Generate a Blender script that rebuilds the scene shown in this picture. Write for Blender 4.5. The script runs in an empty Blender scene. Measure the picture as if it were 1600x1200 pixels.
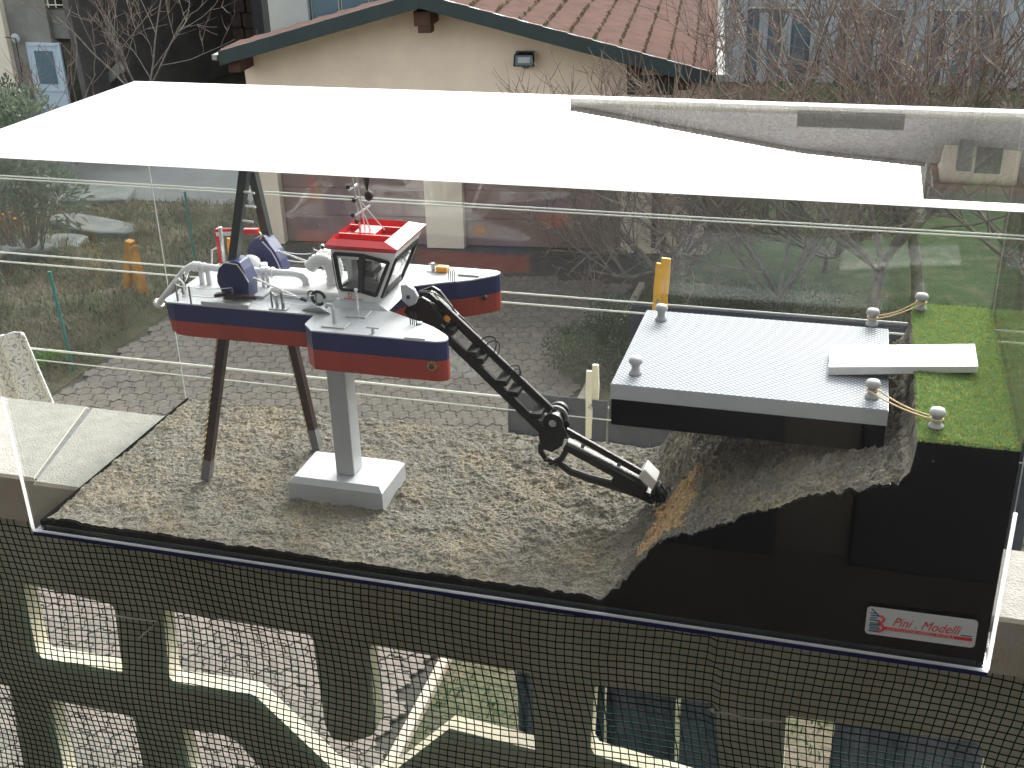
import bpy, bmesh, math, random
from mathutils import Vector, Matrix, noise
R = math.radians
rnd = random.Random(7)
sc = bpy.context.scene
COL = sc.collection

# ------------------------------------------------------------------ camera
CX, CY, CZ, YAW, PIT, ROL, F = 1.01127410, -1.12386169, 0.842023429, -0.290948430, 0.440780567, -0.0290656998, 1854.77165
def cam_axes():
    cy, sy, cp, sp, cr, sr = math.cos(YAW), math.sin(YAW), math.cos(PIT), math.sin(PIT), math.cos(ROL), math.sin(ROL)
    f = Vector((sy*cp, cy*cp, -sp)); rt = Vector((cy, -sy, 0)); up = rt.cross(f)
    return cr*rt + sr*up, -sr*rt + cr*up, f
RT, UP, FW = cam_axes()
CP = Vector((CX, CY, CZ))
cd = bpy.data.cameras.new('camera'); cam = bpy.data.objects.new('camera', cd); COL.objects.link(cam)
cd.sensor_width = 36; cd.lens = F*36/1600; cd.clip_start = 0.05; cd.clip_end = 600
cam.matrix_world = Matrix(((RT.x, UP.x, -FW.x, CX), (RT.y, UP.y, -FW.y, CY), (RT.z, UP.z, -FW.z, CZ), (0, 0, 0, 1)))
sc.camera = cam
def ray(px, py): return RT*((px-800)/F) + UP*((600-py)/F) + FW
def PZ(px, py, z): d = ray(px, py); return CP + d*((z-CZ)/d.z)
def PY(px, py, y): d = ray(px, py); return CP + d*((y-CY)/d.y)
def proj(p):
    d = Vector(p)-CP; w = d.dot(FW)
    return 800+F*d.dot(RT)/w, 600-F*d.dot(UP)/w, w

# ------------------------------------------------------------------ world, sun, exposure
SUN_EL, SUN_AZ = 30, 8          # azimuth measured from +y (ahead) towards +x (right)
w = bpy.data.worlds.new('World'); sc.world = w; w.use_nodes = True
nt = w.node_tree; nt.nodes.clear()
sky = nt.nodes.new('ShaderNodeTexSky'); sky.sky_type = 'NISHITA'; sky.sun_disc = False
sky.sun_elevation = R(SUN_EL); sky.sun_rotation = R(SUN_AZ); sky.air_density = 1.2; sky.dust_density = 8.0; sky.ozone_density = 1.5
hsv = nt.nodes.new('ShaderNodeHueSaturation'); hsv.inputs['Saturation'].default_value = 0.18
bg = nt.nodes.new('ShaderNodeBackground'); bg.inputs['Strength'].default_value = 0.15
wo = nt.nodes.new('ShaderNodeOutputWorld')
nt.links.new(sky.outputs[0], hsv.inputs['Color']); nt.links.new(hsv.outputs[0], bg.inputs[0]); nt.links.new(bg.outputs[0], wo.inputs[0])
sl = bpy.data.lights.new('sun', 'SUN'); sl.energy = 0.5; sl.angle = R(18); sl.color = (1, .96, .9)
so = bpy.data.objects.new('sun', sl); COL.objects.link(so)
sd = Vector((math.sin(R(SUN_AZ))*math.cos(R(SUN_EL)), math.cos(R(SUN_AZ))*math.cos(R(SUN_EL)), math.sin(R(SUN_EL))))
so.rotation_euler = sd.to_track_quat('Z', 'Y').to_euler(); so.location = sd*30
sc.view_settings.view_transform = 'Standard'; sc.view_settings.look = 'None'; sc.view_settings.gamma = 1
sc.view_settings.use_curve_mapping = False; sc.view_settings.exposure = 2.0
sc.render.engine = 'CYCLES'
sc.cycles.transparent_max_bounces = 32; sc.cycles.max_bounces = 10

# ------------------------------------------------------------------ materials
def mat(name, col, rough=.6, metal=0, var=.0, vscale=8, bump=0, bscale=60, col2=None, spec=.5, detail=6, gen=None, trans=0, c2pos=(.35,.65), tint3=None, coat=0, bdist=.002):
    m = bpy.data.materials.new(name); m.use_nodes = True; n = m.node_tree; b = n.nodes['Principled BSDF']
    b.inputs['Roughness'].default_value = rough; b.inputs['Metallic'].default_value = metal
    b.inputs['Specular IOR Level'].default_value = spec; b.inputs['Coat Weight'].default_value = coat
    b.inputs['Base Color'].default_value = (*col, 1)
    tc = n.nodes.new('ShaderNodeTexCoord')
    if var or col2:
        no = n.nodes.new('ShaderNodeTexNoise'); no.inputs['Scale'].default_value = vscale; no.inputs['Detail'].default_value = detail; no.inputs['Roughness'].default_value = .65
        n.links.new(tc.outputs['Object'], no.inputs['Vector'])
        r = n.nodes.new('ShaderNodeValToRGB'); r.color_ramp.elements[0].position = c2pos[0]; r.color_ramp.elements[1].position = c2pos[1]
        a = col; c = col2 if col2 else tuple(min(1, x*(1+var)) for x in col)
        if not col2: a = tuple(x*(1-var) for x in col)
        r.color_ramp.elements[0].color = (*a, 1); r.color_ramp.elements[1].color = (*c, 1)
        if tint3:
            e = r.color_ramp.elements.new((c2pos[0]+c2pos[1])/2); e.color = (*tint3, 1)
        n.links.new(no.outputs['Fac'], r.inputs['Fac']); n.links.new(r.outputs[0], b.inputs['Base Color'])
    if bump:
        nb = n.nodes.new('ShaderNodeTexNoise'); nb.inputs['Scale'].default_value = bscale; nb.inputs['Detail'].default_value = 5
        n.links.new(tc.outputs['Object'], nb.inputs['Vector'])
        bp = n.nodes.new('ShaderNodeBump'); bp.inputs['Strength'].default_value = bump; bp.inputs['Distance'].default_value = bdist
        n.links.new(nb.outputs['Fac'], bp.inputs['Height']); n.links.new(bp.outputs[0], b.inputs['Normal'])
    return m
M = {}
M['stone'] = mat('stone', (.27, .262, .235), .9, var=.13, vscale=40, bump=.7, bscale=350, bdist=.003)
M['stone_side'] = mat('stone_side', (.36, .31, .24), .9, var=.35, vscale=14, bump=.5, bscale=200, col2=(.42, .38, .31))
M['wallc'] = mat('wallc', (.52, .48, .35), .9, var=.2, vscale=9, bump=.5, bscale=160, col2=(.64, .60, .46))
M['netg'] = mat('netg', (.004, .04, .03), .85, spec=.12)
M['string'] = mat('string', (.5, .48, .42), .8)
M['silver'] = mat('silver', (.44, .455, .47), .45, .1, spec=.4, var=.04, vscale=20, bump=.05, bscale=120)
M['white'] = mat('white', (.68, .68, .675), .4, var=.03, vscale=30)
M['hose'] = mat('hose', (.75, .75, .74), .6, bump=.4, bscale=260)
M['navy'] = mat('navy', (.016, .022, .095), .4, var=.15, vscale=25, spec=.5)
M['red'] = mat('red', (.32, .042, .025), .45, var=.12, vscale=30)
M['brightred'] = mat('brightred', (.55, .015, .02), .3, coat=.3)
M['black'] = mat('black', (.009, .009, .009), .42, spec=.35)
M['blackm'] = mat('blackm', (.012, .012, .011), .75, var=.3, vscale=60, spec=.2)
M['blackpanel'] = mat('blackpanel', (.004, .004, .004), .8, spec=.02)
M['maroon'] = mat('maroon', (.034, .014, .014), .4, var=.25, vscale=60)
M['darkgreen'] = mat('darkgreen', (.025, .032, .032), .45)
M['chain'] = mat('chain', (.42, .32, .10), .4, .6)
M['tipgrey'] = mat('tipgrey', (.15, .15, .155), .6)
M['orange'] = mat('orange', (.75, .30, .02), .4)
M['yellow'] = mat('yellow', (.78, .42, .01), .5, var=.08, vscale=90)
M['pegw'] = mat('pegw', (.72, .68, .55), .6, var=.06, vscale=90)
M['bollard'] = mat('bollard', (.36, .36, .36), .55, var=.08, vscale=80)
M['rope'] = mat('rope', (.62, .45, .26), .9)
M['steelrod'] = mat('steelrod', (.7, .7, .7), .25, .8)
M['interior'] = mat('interior', (.10, .095, .09), .6)
M['cable'] = mat('cable', (.62, .64, .60), .5)
M['clothdark'] = mat('clothdark', (.018, .024, .045), .95, var=.25, vscale=25, bump=.6, bscale=500, col2=(.032, .038, .06))
M['cream'] = mat('cream', (.88, .75, .60), .9, var=.06, vscale=1.2, bump=.2, bscale=40, bdist=.01)
M['creampale'] = mat('creampale', (.72, .66, .54), .9, var=.08, vscale=2)
M['doorbrown'] = mat('doorbrown', (.27, .17, .145), .55, var=.18, vscale=1.5)
M['fascia'] = mat('fascia', (.028, .048, .052), .4, var=.15, vscale=3)
M['wood'] = mat('wood', (.075, .035, .022), .7, var=.3, vscale=6)
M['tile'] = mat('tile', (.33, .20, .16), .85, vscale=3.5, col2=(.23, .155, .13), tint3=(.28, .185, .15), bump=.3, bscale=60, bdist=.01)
M['tileedge_shade'] = mat('tileedge_shade', (.15, .12, .06), .95, vscale=14, col2=(.07, .055, .03), bump=.6, bscale=40, bdist=.02)
M['gutter'] = mat('gutter', (.24, .25, .23), .5, var=.3, vscale=5)
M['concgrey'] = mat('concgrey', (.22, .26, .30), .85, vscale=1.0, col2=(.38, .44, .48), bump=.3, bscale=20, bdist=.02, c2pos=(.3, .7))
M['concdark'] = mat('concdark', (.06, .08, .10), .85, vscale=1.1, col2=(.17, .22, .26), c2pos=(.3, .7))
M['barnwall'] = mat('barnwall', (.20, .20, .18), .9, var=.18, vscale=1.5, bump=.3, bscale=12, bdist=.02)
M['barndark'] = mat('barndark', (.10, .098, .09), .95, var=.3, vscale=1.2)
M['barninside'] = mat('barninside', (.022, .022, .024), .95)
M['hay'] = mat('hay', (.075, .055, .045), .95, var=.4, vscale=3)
M['palewall'] = mat('palewall', (.42, .46, .44), .9, var=.1, vscale=1)
M['doorblue'] = mat('doorblue', (.42, .52, .60), .6, var=.08, vscale=4)
M['paneblue'] = mat('paneblue', (.10, .17, .21), .15)
M['asphalt'] = mat('asphalt', (.12, .13, .135), .9, var=.15, vscale=1.5, bump=.4, bscale=60, bdist=.01)
M['soil'] = mat('soil', (.050, .045, .028), 1, vscale=1.7, col2=(.125, .10, .07), tint3=(.07, .075, .035), bump=.8, bscale=18, detail=12, c2pos=(.36, .66), bdist=.04)
M['lawn'] = mat('lawn', (.03, .06, .016), 1, vscale=3, col2=(.12, .11, .06), tint3=(.045, .085, .025), bump=.8, bscale=30, detail=12, bdist=.03)
M['sandbed'] = mat('sandbed', (.05, .046, .038), 1, var=.3, vscale=4)
M['rock'] = mat('rock', (.13, .145, .14), .9, var=.25, vscale=3, bump=.6, bscale=15, bdist=.02)
M['paverA'] = mat('paverA', (.140, .120, .102), .92, var=.25, vscale=18, bump=.5, bscale=80, bdist=.004)
M['paverB'] = mat('paverB', (.130, .116, .098), .92, var=.25, vscale=18, bump=.5, bscale=80, bdist=.004)
M['paverC'] = mat('paverC', (.152, .132, .112), .92, var=.22, vscale=18, bump=.5, bscale=80, bdist=.004)
M['bark'] = mat('bark', (.13, .11, .095), .95, vscale=9, col2=(.24, .22, .19), bump=.6, bscale=40, bdist=.01)
M['twig'] = mat('twig', (.12, .065, .055), .9, vscale=2.5, col2=(.26, .22, .18))
M['teal'] = mat('teal', (.03, .20, .18), .6)
M['orangew'] = mat('orangew', (.42, .20, .03), .8, var=.3, vscale=9)
M['plaster'] = mat('plaster', (.06, .055, .045), .9, var=.06, vscale=2)
M['floorc'] = mat('floorc', (.045, .04, .034), .8, var=.1, vscale=4)
M['roofgrey'] = mat('roofgrey', (.30, .28, .26), .95, var=.35, vscale=7)
M['paper'] = mat('paper', (.60, .62, .60), .4)
M['inkred'] = mat('inkred', (.62, .05, .05), .5)
M['inkblue'] = mat('inkblue', (.03, .06, .20), .5)
M['inkteal'] = mat('inkteal', (.04, .20, .17), .5)
M['inkwhite'] = mat('inkwhite', (.7, .5, .5), .5)
M['edgeglow'] = mat('edgeglow', (.93, .94, .95), .25)
m_ = M['edgeglow']; n_ = m_.node_tree; t_n = n_.nodes.new('ShaderNodeBsdfTranslucent'); t_n.inputs[0].default_value = (1, 1, 1, 1); x_n = n_.nodes.new('ShaderNodeMixShader'); x_n.inputs[0].default_value = .65
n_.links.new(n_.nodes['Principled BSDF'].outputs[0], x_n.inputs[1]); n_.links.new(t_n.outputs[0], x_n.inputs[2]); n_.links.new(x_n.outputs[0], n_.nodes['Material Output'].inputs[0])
M['baseshadow'] = mat('baseshadow', (.01, .014, .07), .25)
M['gravel'] = mat('gravel', (.45, .38, .25), .8)

def leafmat(name, a, b, sc_=6):
    m = mat(name, a, .55, vscale=sc_, col2=b, detail=2); n = m.node_tree; p = n.nodes['Principled BSDF']; o = n.nodes['Material Output']
    t = n.nodes.new('ShaderNodeBsdfTranslucent'); t.inputs[0].default_value = (*[x*1.6 for x in b], 1)
    x = n.nodes.new('ShaderNodeMixShader'); x.inputs[0].default_value = .25
    n.links.new(p.outputs[0], x.inputs[1]); n.links.new(t.outputs[0], x.inputs[2]); n.links.new(x.outputs[0], o.inputs[0])
    return m
M['leafdark'] = leafmat('leafdark', (.018, .038, .015), (.045, .075, .028), 3)
M['leafgrey'] = leafmat('leafgrey', (.05, .08, .05), (.10, .13, .09), 3)
M['leafbright'] = leafmat('leafbright', (.04, .12, .02), (.09, .2, .03), 3)
M['drygrass'] = leafmat('drygrass', (.06, .06, .03), (.18, .14, .09), 2)
M['modelgrass'] = leafmat('modelgrass', (.09, .165, .045), (.18, .26, .09), 60)
M['modelgrass2'] = leafmat('modelgrass2', (.34, .20, .05), (.28, .30, .06), 60)

def glassmat(name, dust=.03, specks=.5, haze_col=(.8, .82, .8), f0=.045, tint=(.965, .975, .97)):
    m = bpy.data.materials.new(name); m.use_nodes = True; n = m.node_tree; n.nodes.clear()
    o = n.nodes.new('ShaderNodeOutputMaterial'); lw = n.nodes.new('ShaderNodeLayerWeight'); lw.inputs[0].default_value = .5
    pw = n.nodes.new('ShaderNodeMath'); pw.operation = 'POWER'; pw.inputs[1].default_value = 5
    ma = n.nodes.new('ShaderNodeMath'); ma.operation = 'MULTIPLY_ADD'; ma.inputs[1].default_value = 1-f0; ma.inputs[2].default_value = f0
    tr = n.nodes.new('ShaderNodeBsdfTransparent'); tr.inputs[0].default_value = (*tint, 1)
    gl = n.nodes.new('ShaderNodeBsdfGlossy'); gl.inputs['Roughness'].default_value = 0
    df = n.nodes.new('ShaderNodeBsdfDiffuse'); df.inputs[0].default_value = (*haze_col, 1)
    x1 = n.nodes.new('ShaderNodeMixShader'); x2 = n.nodes.new('ShaderNodeMixShader')
    L = n.links.new
    L(lw.outputs['Facing'], pw.inputs[0]); L(pw.outputs[0], ma.inputs[0]); L(ma.outputs[0], x1.inputs[0]); L(tr.outputs[0], x1.inputs[1]); L(gl.outputs[0], x1.inputs[2])
    tc = n.nodes.new('ShaderNodeTexCoord')
    v = n.nodes.new('ShaderNodeTexVoronoi'); v.inputs['Scale'].default_value = 90; L(tc.outputs['Object'], v.inputs['Vector'])
    sz = n.nodes.new('ShaderNodeTexNoise'); sz.inputs['Scale'].default_value = 35; L(tc.outputs['Object'], sz.inputs['Vector'])
    th = n.nodes.new('ShaderNodeMapRange'); th.inputs['From Min'].default_value = .5; th.inputs['From Max'].default_value = .8; th.inputs['To Min'].default_value = 0; th.inputs['To Max'].default_value = .16; L(sz.outputs['Fac'], th.inputs['Value'])
    lt = n.nodes.new('ShaderNodeMath'); lt.operation = 'LESS_THAN'; L(v.outputs['Distance'], lt.inputs[0]); L(th.outputs[0], lt.inputs[1])
    sm = n.nodes.new('ShaderNodeMath'); sm.operation = 'MULTIPLY'; sm.inputs[1].default_value = specks; L(lt.outputs[0], sm.inputs[0])
    cn = n.nodes.new('ShaderNodeTexNoise'); cn.inputs['Scale'].default_value = 5; cn.inputs['Detail'].default_value = 5; L(tc.outputs['Object'], cn.inputs['Vector'])
    cm = n.nodes.new('ShaderNodeMapRange'); cm.inputs['From Min'].default_value = .35; cm.inputs['From Max'].default_value = .7; cm.inputs['To Min'].default_value = dust*.4; cm.inputs['To Max'].default_value = dust*1.4; L(cn.outputs['Fac'], cm.inputs['Value'])
    mx = n.nodes.new('ShaderNodeMath'); mx.operation = 'MAXIMUM'; L(sm.outputs[0], mx.inputs[0]); L(cm.outputs[0], mx.inputs[1])
    L(mx.outputs[0], x2.inputs[0]); L(x1.outputs[0], x2.inputs[1]); L(df.outputs[0], x2.inputs[2]); L(x2.outputs[0], o.inputs[0])
    return m
M['acrylic'] = glassmat('acrylic', .006, .22)
M['acrylicback'] = glassmat('acrylicback', .022, .40)
M['acrylictop'] = glassmat('acrylictop', .006, .08, f0=.07)
M['winglass'] = glassmat('winglass', .01, 0, f0=.06)

# ------------------------------------------------------------------ mesh helpers
class MB:
    def __init__(s): s.v = []; s.f = []; s.m = []
    def add(s, vs, fs, mi=0):
        k = len(s.v); s.v += [tuple(v) for v in vs]; s.f += [tuple(i+k for i in f) for f in fs]; s.m += [mi]*len(fs); return s
    def box(s, a, b, mi=0, T=None):
        x0, y0, z0 = a; x1, y1, z1 = b
        vs = [Vector(p) for p in ((x0,y0,z0),(x1,y0,z0),(x1,y1,z0),(x0,y1,z0),(x0,y0,z1),(x1,y0,z1),(x1,y1,z1),(x0,y1,z1))]
        if T: vs = [T @ v for v in vs]
        return s.add(vs, ((0,3,2,1),(4,5,6,7),(0,1,5,4),(1,2,6,5),(2,3,7,6),(3,0,4,7)), mi)
    def bbox(s, a, b, bev, mi=0):      # box with chamfered top rim
        x0, y0, z0 = a; x1, y1, z1 = b; e = bev
        vs = [(x0,y0,z0),(x1,y0,z0),(x1,y1,z0),(x0,y1,z0),(x0,y0,z1-e),(x1,y0,z1-e),(x1,y1,z1-e),(x0,y1,z1-e),(x0+e,y0+e,z1),(x1-e,y0+e,z1),(x1-e,y1-e,z1),(x0+e,y1-e,z1)]
        return s.add(vs, ((0,3,2,1),(0,1,5,4),(1,2,6,5),(2,3,7,6),(3,0,4,7),(4,5,9,8),(5,6,10,9),(6,7,11,10),(7,4,8,11),(8,9,10,11)), mi)
    def prism(s, poly, z0, z1, mi=0, bot=None):
        n = len(poly); b = bot or poly
        vs = [(p[0], p[1], z0) for p in b] + [(p[0], p[1], z1) for p in poly]
        fs = [tuple(range(n-1, -1, -1)), tuple(range(n, 2*n))] + [(i, (i+1) % n, n+(i+1) % n, n+i) for i in range(n)]
        return s.add(vs, fs, mi)
    def yprism(s, poly, y0, y1, mi=0):   # polygon in xz, extruded along y
        n = len(poly)
        vs = [(p[0], y0, p[1]) for p in poly] + [(p[0], y1, p[1]) for p in poly]
        fs = [tuple(range(n)), tuple(range(2*n-1, n-1, -1))] + [((i+1) % n, i, n+i, n+(i+1) % n) for i in range(n)]
        return s.add(vs, fs, mi)
    def tube(s, path, r, n=8, mi=0, cap=True):
        path = [Vector(p) for p in path]; rs = r if isinstance(r, (list, tuple)) else [r]*len(path)
        k = len(s.v); ref = None
        for i, p in enumerate(path):
            t = (path[min(i+1, len(path)-1)]-path[max(i-1, 0)])
            t = t.normalized() if t.length > 1e-9 else Vector((0, 0, 1))
            if ref is None: ref = t.orthogonal().normalized()
            ref = (ref - t*ref.dot(t))
            ref = ref.normalized() if ref.length > 1e-6 else t.orthogonal().normalized()
            b = t.cross(ref)
            for j in range(n):
                a = 2*math.pi*j/n; s.v.append(tuple(p + (ref*math.cos(a)+b*math.sin(a))*rs[i]))
        for i in range(len(path)-1):
            for j in range(n):
                s.f.append((k+i*n+j, k+i*n+(j+1) % n, k+(i+1)*n+(j+1) % n, k+(i+1)*n+j)); s.m.append(mi)
        if cap:
            s.f.append(tuple(k+j for j in range(n-1, -1, -1))); s.m.append(mi)
            e = k+(len(path)-1)*n; s.f.append(tuple(e+j for j in range(n))); s.m.append(mi)
        return s
    def bar(s, p0, p1, wy, wz, mi=0):    # rectangular bar from p0 to p1, width wy across (horizontal), wz tall
        p0, p1 = Vector(p0), Vector(p1); t = (p1-p0).normalized()
        side = Vector((0, 0, 1)).cross(t); side = side.normalized() if side.length > 1e-4 else Vector((0, 1, 0))
        up = t.cross(side); a = side*wy/2; b = up*wz/2
        vs = [p0-a-b, p0+a-b, p0+a+b, p0-a+b, p1-a-b, p1+a-b, p1+a+b, p1-a+b]
        return s.add(vs, ((0,1,2,3),(7,6,5,4),(0,4,5,1),(1,5,6,2),(2,6,7,3),(3,7,4,0)), mi)
    def lathe(s, c, prof, n=16, mi=0, T=None):
        k = len(s.v); c = Vector(c)
        for r, z in prof:
            for j in range(n):
                a = 2*math.pi*j/n; v = Vector((r*math.cos(a), r*math.sin(a), z))
                if T: v = T @ v
                s.v.append(tuple(c+v))
        for i in range(len(prof)-1):
            for j in range(n): s.f.append((k+i*n+j, k+i*n+(j+1) % n, k+(i+1)*n+(j+1) % n, k+(i+1)*n+j)); s.m.append(mi)
        s.f.append(tuple(k+j for j in range(n-1, -1, -1))); s.m.append(mi)
        e = k+(len(prof)-1)*n; s.f.append(tuple(e+j for j in range(n))); s.m.append(mi)
        return s
    def ball(s, c, r, mi=0, n=10, sq=(1, 1, 1)):
        prof = [(max(r*math.sin(math.pi*i/8), 1e-5), -r*math.cos(math.pi*i/8)) for i in range(9)]
        return s.lathe(c, prof, n, mi, Matrix.Diagonal(Vector(sq)).to_4x4())
    def mesh(s, name, mats, smooth=False):
        me = bpy.data.meshes.new(name); me.from_pydata(s.v, [], s.f)
        for m in mats: me.materials.append(m)
        if len(mats) > 1: me.polygons.foreach_set('material_index', s.m)
        if smooth: me.polygons.foreach_set('use_smooth', [True]*len(me.polygons))
        me.update(); return me
    def build(s, name, mats, parent=None, smooth=False, bevel=0):
        if not isinstance(mats, (list, tuple)): mats = [mats]
        o = bpy.data.objects.new(name, s.mesh(name, mats, smooth)); COL.objects.link(o)
        if parent: o.parent = parent
        if bevel:
            b = o.modifiers.new('bevel', 'BEVEL'); b.width = bevel; b.segments = 2; b.limit_method = 'ANGLE'; b.angle_limit = R(40)
        return o
def tag(o, label=None, cat=None, group=None, kind=None):
    if label: o['label'] = label
    if cat: o['category'] = cat
    if group: o['group'] = group
    if kind: o['kind'] = kind
    return o
def thing(name, loc, label, cat, group=None, rz=0):
    o = bpy.data.objects.new(name, None); COL.objects.link(o); o.location = loc; o.rotation_euler = (0, 0, rz); o.empty_display_size = .05
    return tag(o, label, cat, group)
def keep(root, children):      # children were built in world coordinates: make them relative to an unrotated root
    for c in children: c.data.transform(Matrix.Translation(-root.location))
class Grp:                     # a thing whose parts are given in world coordinates
    def __init__(s, name, loc, label, cat, group=None): s.root = thing(name, loc, label, cat, group); s.off = Matrix.Translation(-Vector(loc))
    def part(s, mb, name, mats, parent=None, **k):
        o = mb.build(name, mats, parent or s.root, **k); o.data.transform(s.off); return o
def xz(px, py, y): p = PY(px, py, y); return (p.x, p.z)
def arc(p0, p1, p2, n=8):      # quadratic curve
    p0, p1, p2 = Vector(p0), Vector(p1), Vector(p2)
    return [(1-t)**2*p0+2*t*(1-t)*p1+t*t*p2 for t in [i/n for i in range(n+1)]]
def text_mesh(txt, size, ext=.0002, shear=0, align='LEFT'):
    cu = bpy.data.curves.new('writing', 'FONT'); cu.body = txt; cu.size = size; cu.extrude = ext; cu.shear = shear; cu.align_x = align; cu.resolution_u = 3
    o = bpy.data.objects.new('writing', cu); COL.objects.link(o)
    dg = bpy.context.evaluated_depsgraph_get(); me = bpy.data.meshes.new_from_object(o.evaluated_get(dg)); bpy.data.objects.remove(o)
    return me

# ================================================================== SETTING
GZ = -5.0
def sheet(name, poly, z, m, amp=0, res=None):
    if res:
        xs = [p[0] for p in poly]; ys = [p[1] for p in poly]; x0, x1, y0, y1 = min(xs), max(xs), min(ys), max(ys)
        nx, ny = max(2, int((x1-x0)/res)), max(2, int((y1-y0)/res)); b = MB()
        for j in range(ny+1):
            for i in range(nx+1):
                x = x0+(x1-x0)*i/nx; y = y0+(y1-y0)*j/ny
                e = min(1, i/3, (nx-i)/3, j/3, (ny-j)/3)
                b.v.append((x, y, z+amp*e*(noise.fractal(Vector((x*.9, y*.9, 3)), 1, 2, 5)+.6)))
        for j in range(ny):
            for i in range(nx): k = j*(nx+1)+i; b.f.append((k, k+1, k+nx+2, k+nx+1)); b.m.append(0)
        o = b.build(name, m, smooth=True)
    else: o = MB().add([(p[0], p[1], z) for p in poly], [tuple(range(len(poly)))]).build(name, m)
    return tag(o, kind='structure')
sheet('ground', [(-250, -60), (250, -60), (250, 300), (-250, 300)], GZ-.03, M['soil'])
sheet('soil_bank', [(-16, 3), (-7.7, 3), (-7.7, 16.6), (-16, 16.6)], GZ-.02, M['soil'], .22, .12)
sheet('lawn', [(-1.2, 14.0), (8, 14.0), (8, 29), (-1.2, 29)], GZ-.004, M['lawn'], .05, .25)
sheet('garden_soil', [(-1.62, 2), (9, 2), (9, 14.0), (-1.62, 14.0)], GZ-.012, M['soil'], .05, .2)
sheet('farm_yard', [(-30, 16.6), (-8.4, 16.6), (-8.0, 23.4), (-30, 23.4)], GZ+.004, M['asphalt'])
sheet('paving_bed', [(-7.65, 2.0), (-1.7, 2.0), (-1.7, 15.4), (-7.65, 14.8)], GZ-.004, M['sandbed'])
# a concrete kerb at the edge of the paving
kb = MB(); kb.bbox((-1.70, 2, GZ-.02), (-1.62, 14.2, GZ+.06), .01); tag(kb.build('kerb', M['stone_side']), kind='structure')

# --- interlocking paving stones
pav = MB().add([(-7.65, 2, GZ-.002), (-1.7, 2, GZ-.002), (-1.7, 14.6, GZ-.002), (-7.65, 14.2, GZ-.002)], [(0, 1, 2, 3)]).build('pavement', M['sandbed']); tag(pav, kind='structure')
PW, PH = .172, .198
def paver_mesh(v, m):
    r = random.Random(v); cor = [Vector((0, PH/2*1.16)), Vector((-PW/2, PH*.215*1.0)), Vector((-PW/2, -PH*.215*1.0)), Vector((0, -PH/2*1.16)), Vector((PW/2, -PH*.215)), Vector((PW/2, PH*.215))]
    pitch = PH*.86; hy = pitch*2/3; cor = [Vector((0, hy)), Vector((-PW/2, hy/2)), Vector((-PW/2, -hy/2)), Vector((0, -hy)), Vector((PW/2, -hy/2)), Vector((PW/2, hy/2))]
    pts = []
    for a, c in zip(cor, cor[1:]+cor[:1]):
        e_ = c-a; nrm = Vector((e_.y, -e_.x)).normalized(); dl = .017
        for t, o_ in ((0, 0), (.25, dl*.9), (.5, 0), (.75, -dl*.9)): pts.append((a+e_*t+nrm*o_)*.962+Vector((r.uniform(-.0012, .0012), r.uniform(-.0012, .0012))))
    n = len(pts); b = MB(); vs = [(x, y, 0) for x, y in pts]+[(x, y, .023) for x, y in pts]+[(x*.93, y*.93, .028) for x, y in pts]
    fs = [(i, (i+1) % n, n+(i+1) % n, n+i) for i in range(n)]+[(n+i, n+(i+1) % n, 2*n+(i+1) % n, 2*n+i) for i in range(n)]+[tuple(range(2*n, 3*n))]
    b.add(vs, fs); return b
pms = [paver_mesh(i, None) for i in range(6)]; pmeshes = []
for i, b in enumerate(pms): pmeshes.append(b.mesh('paving_stone', [M[('paverA', 'paverB', 'paverC')[i % 3]]]))
cand = []
th = R(14)
for j in range(-80, 120):
    for i in range(-80, 80):
        u = (i+(.5 if j % 2 else 0))*PW; v = j*PH*.86
        x = u*math.cos(th)-v*math.sin(th)-4.5; y = u*math.sin(th)+v*math.cos(th)+8
        if -7.55 < x < -1.8 and 2.2 < y < 14.2 - (0 if x > -7 else .3): cand.append((x, y))
def seen(x, y):
    px, py, d = proj((x, y, GZ))
    if px < 0 or px > 1600 or py > 1200: return None
    if py < 660 and 170 < px < 900 and py > 395 and not (270 < px < 700 and py < 520 and px > 500): return d
    if py > 905 and ((33 < px < 190) or (255 < px < 500) or (560 < px < 740)): return d
    return None
vis = sorted([(seen(x, y), x, y) for x, y in cand if seen(x, y)], key=lambda t: t[0])[:296]
vset = {(x, y) for _, x, y in vis}
rest = MB()
for x, y in cand:
    r_ = th+rnd.uniform(-.012, .012); dz = rnd.uniform(-.005, .004); k = rnd.randrange(6)
    if (x, y) in vset:
        o = bpy.data.objects.new('paving_stone', pmeshes[k]); COL.objects.link(o); o.parent = pav; o.location = (x, y, GZ+dz); o.rotation_euler = (rnd.uniform(-.012, .012), rnd.uniform(-.012, .012), r_)
    else:
        T = Matrix.Translation((x, y, GZ+dz)) @ Matrix.Rotation(r_, 4, 'Z'); rest.add([T @ Vector(v) for v in pms[k].v], pms[k].f, k % 3)
o = rest.build('paving_stones', [M['paverA'], M['paverB'], M['paverC']], pav); tag(o, kind='stuff')

# --- balcony: floor, house wall behind the photographer
tag(MB().box((-3, -1.75, -1.12), (4.5, .13, -1.0)).build('balcony_floor', M['floorc']), kind='structure')
hw = MB(); hw.box((-6, -2.1, -5), (9, -1.75, 3.6)); hwo = tag(hw.build('house_wall', M['plaster']), 'plain plastered wall of the house behind the balcony', 'wall')
for k in range(2):
    MB().box((-1.6+k*2.7, -1.749, -1.0), (.9+k*2.7, -1.70, 2.6)).build('unseen_dark_screen', M['barninside'], hwo, bevel=.01)  # unseen dark slabs, added to darken what the front pane reflects

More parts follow.
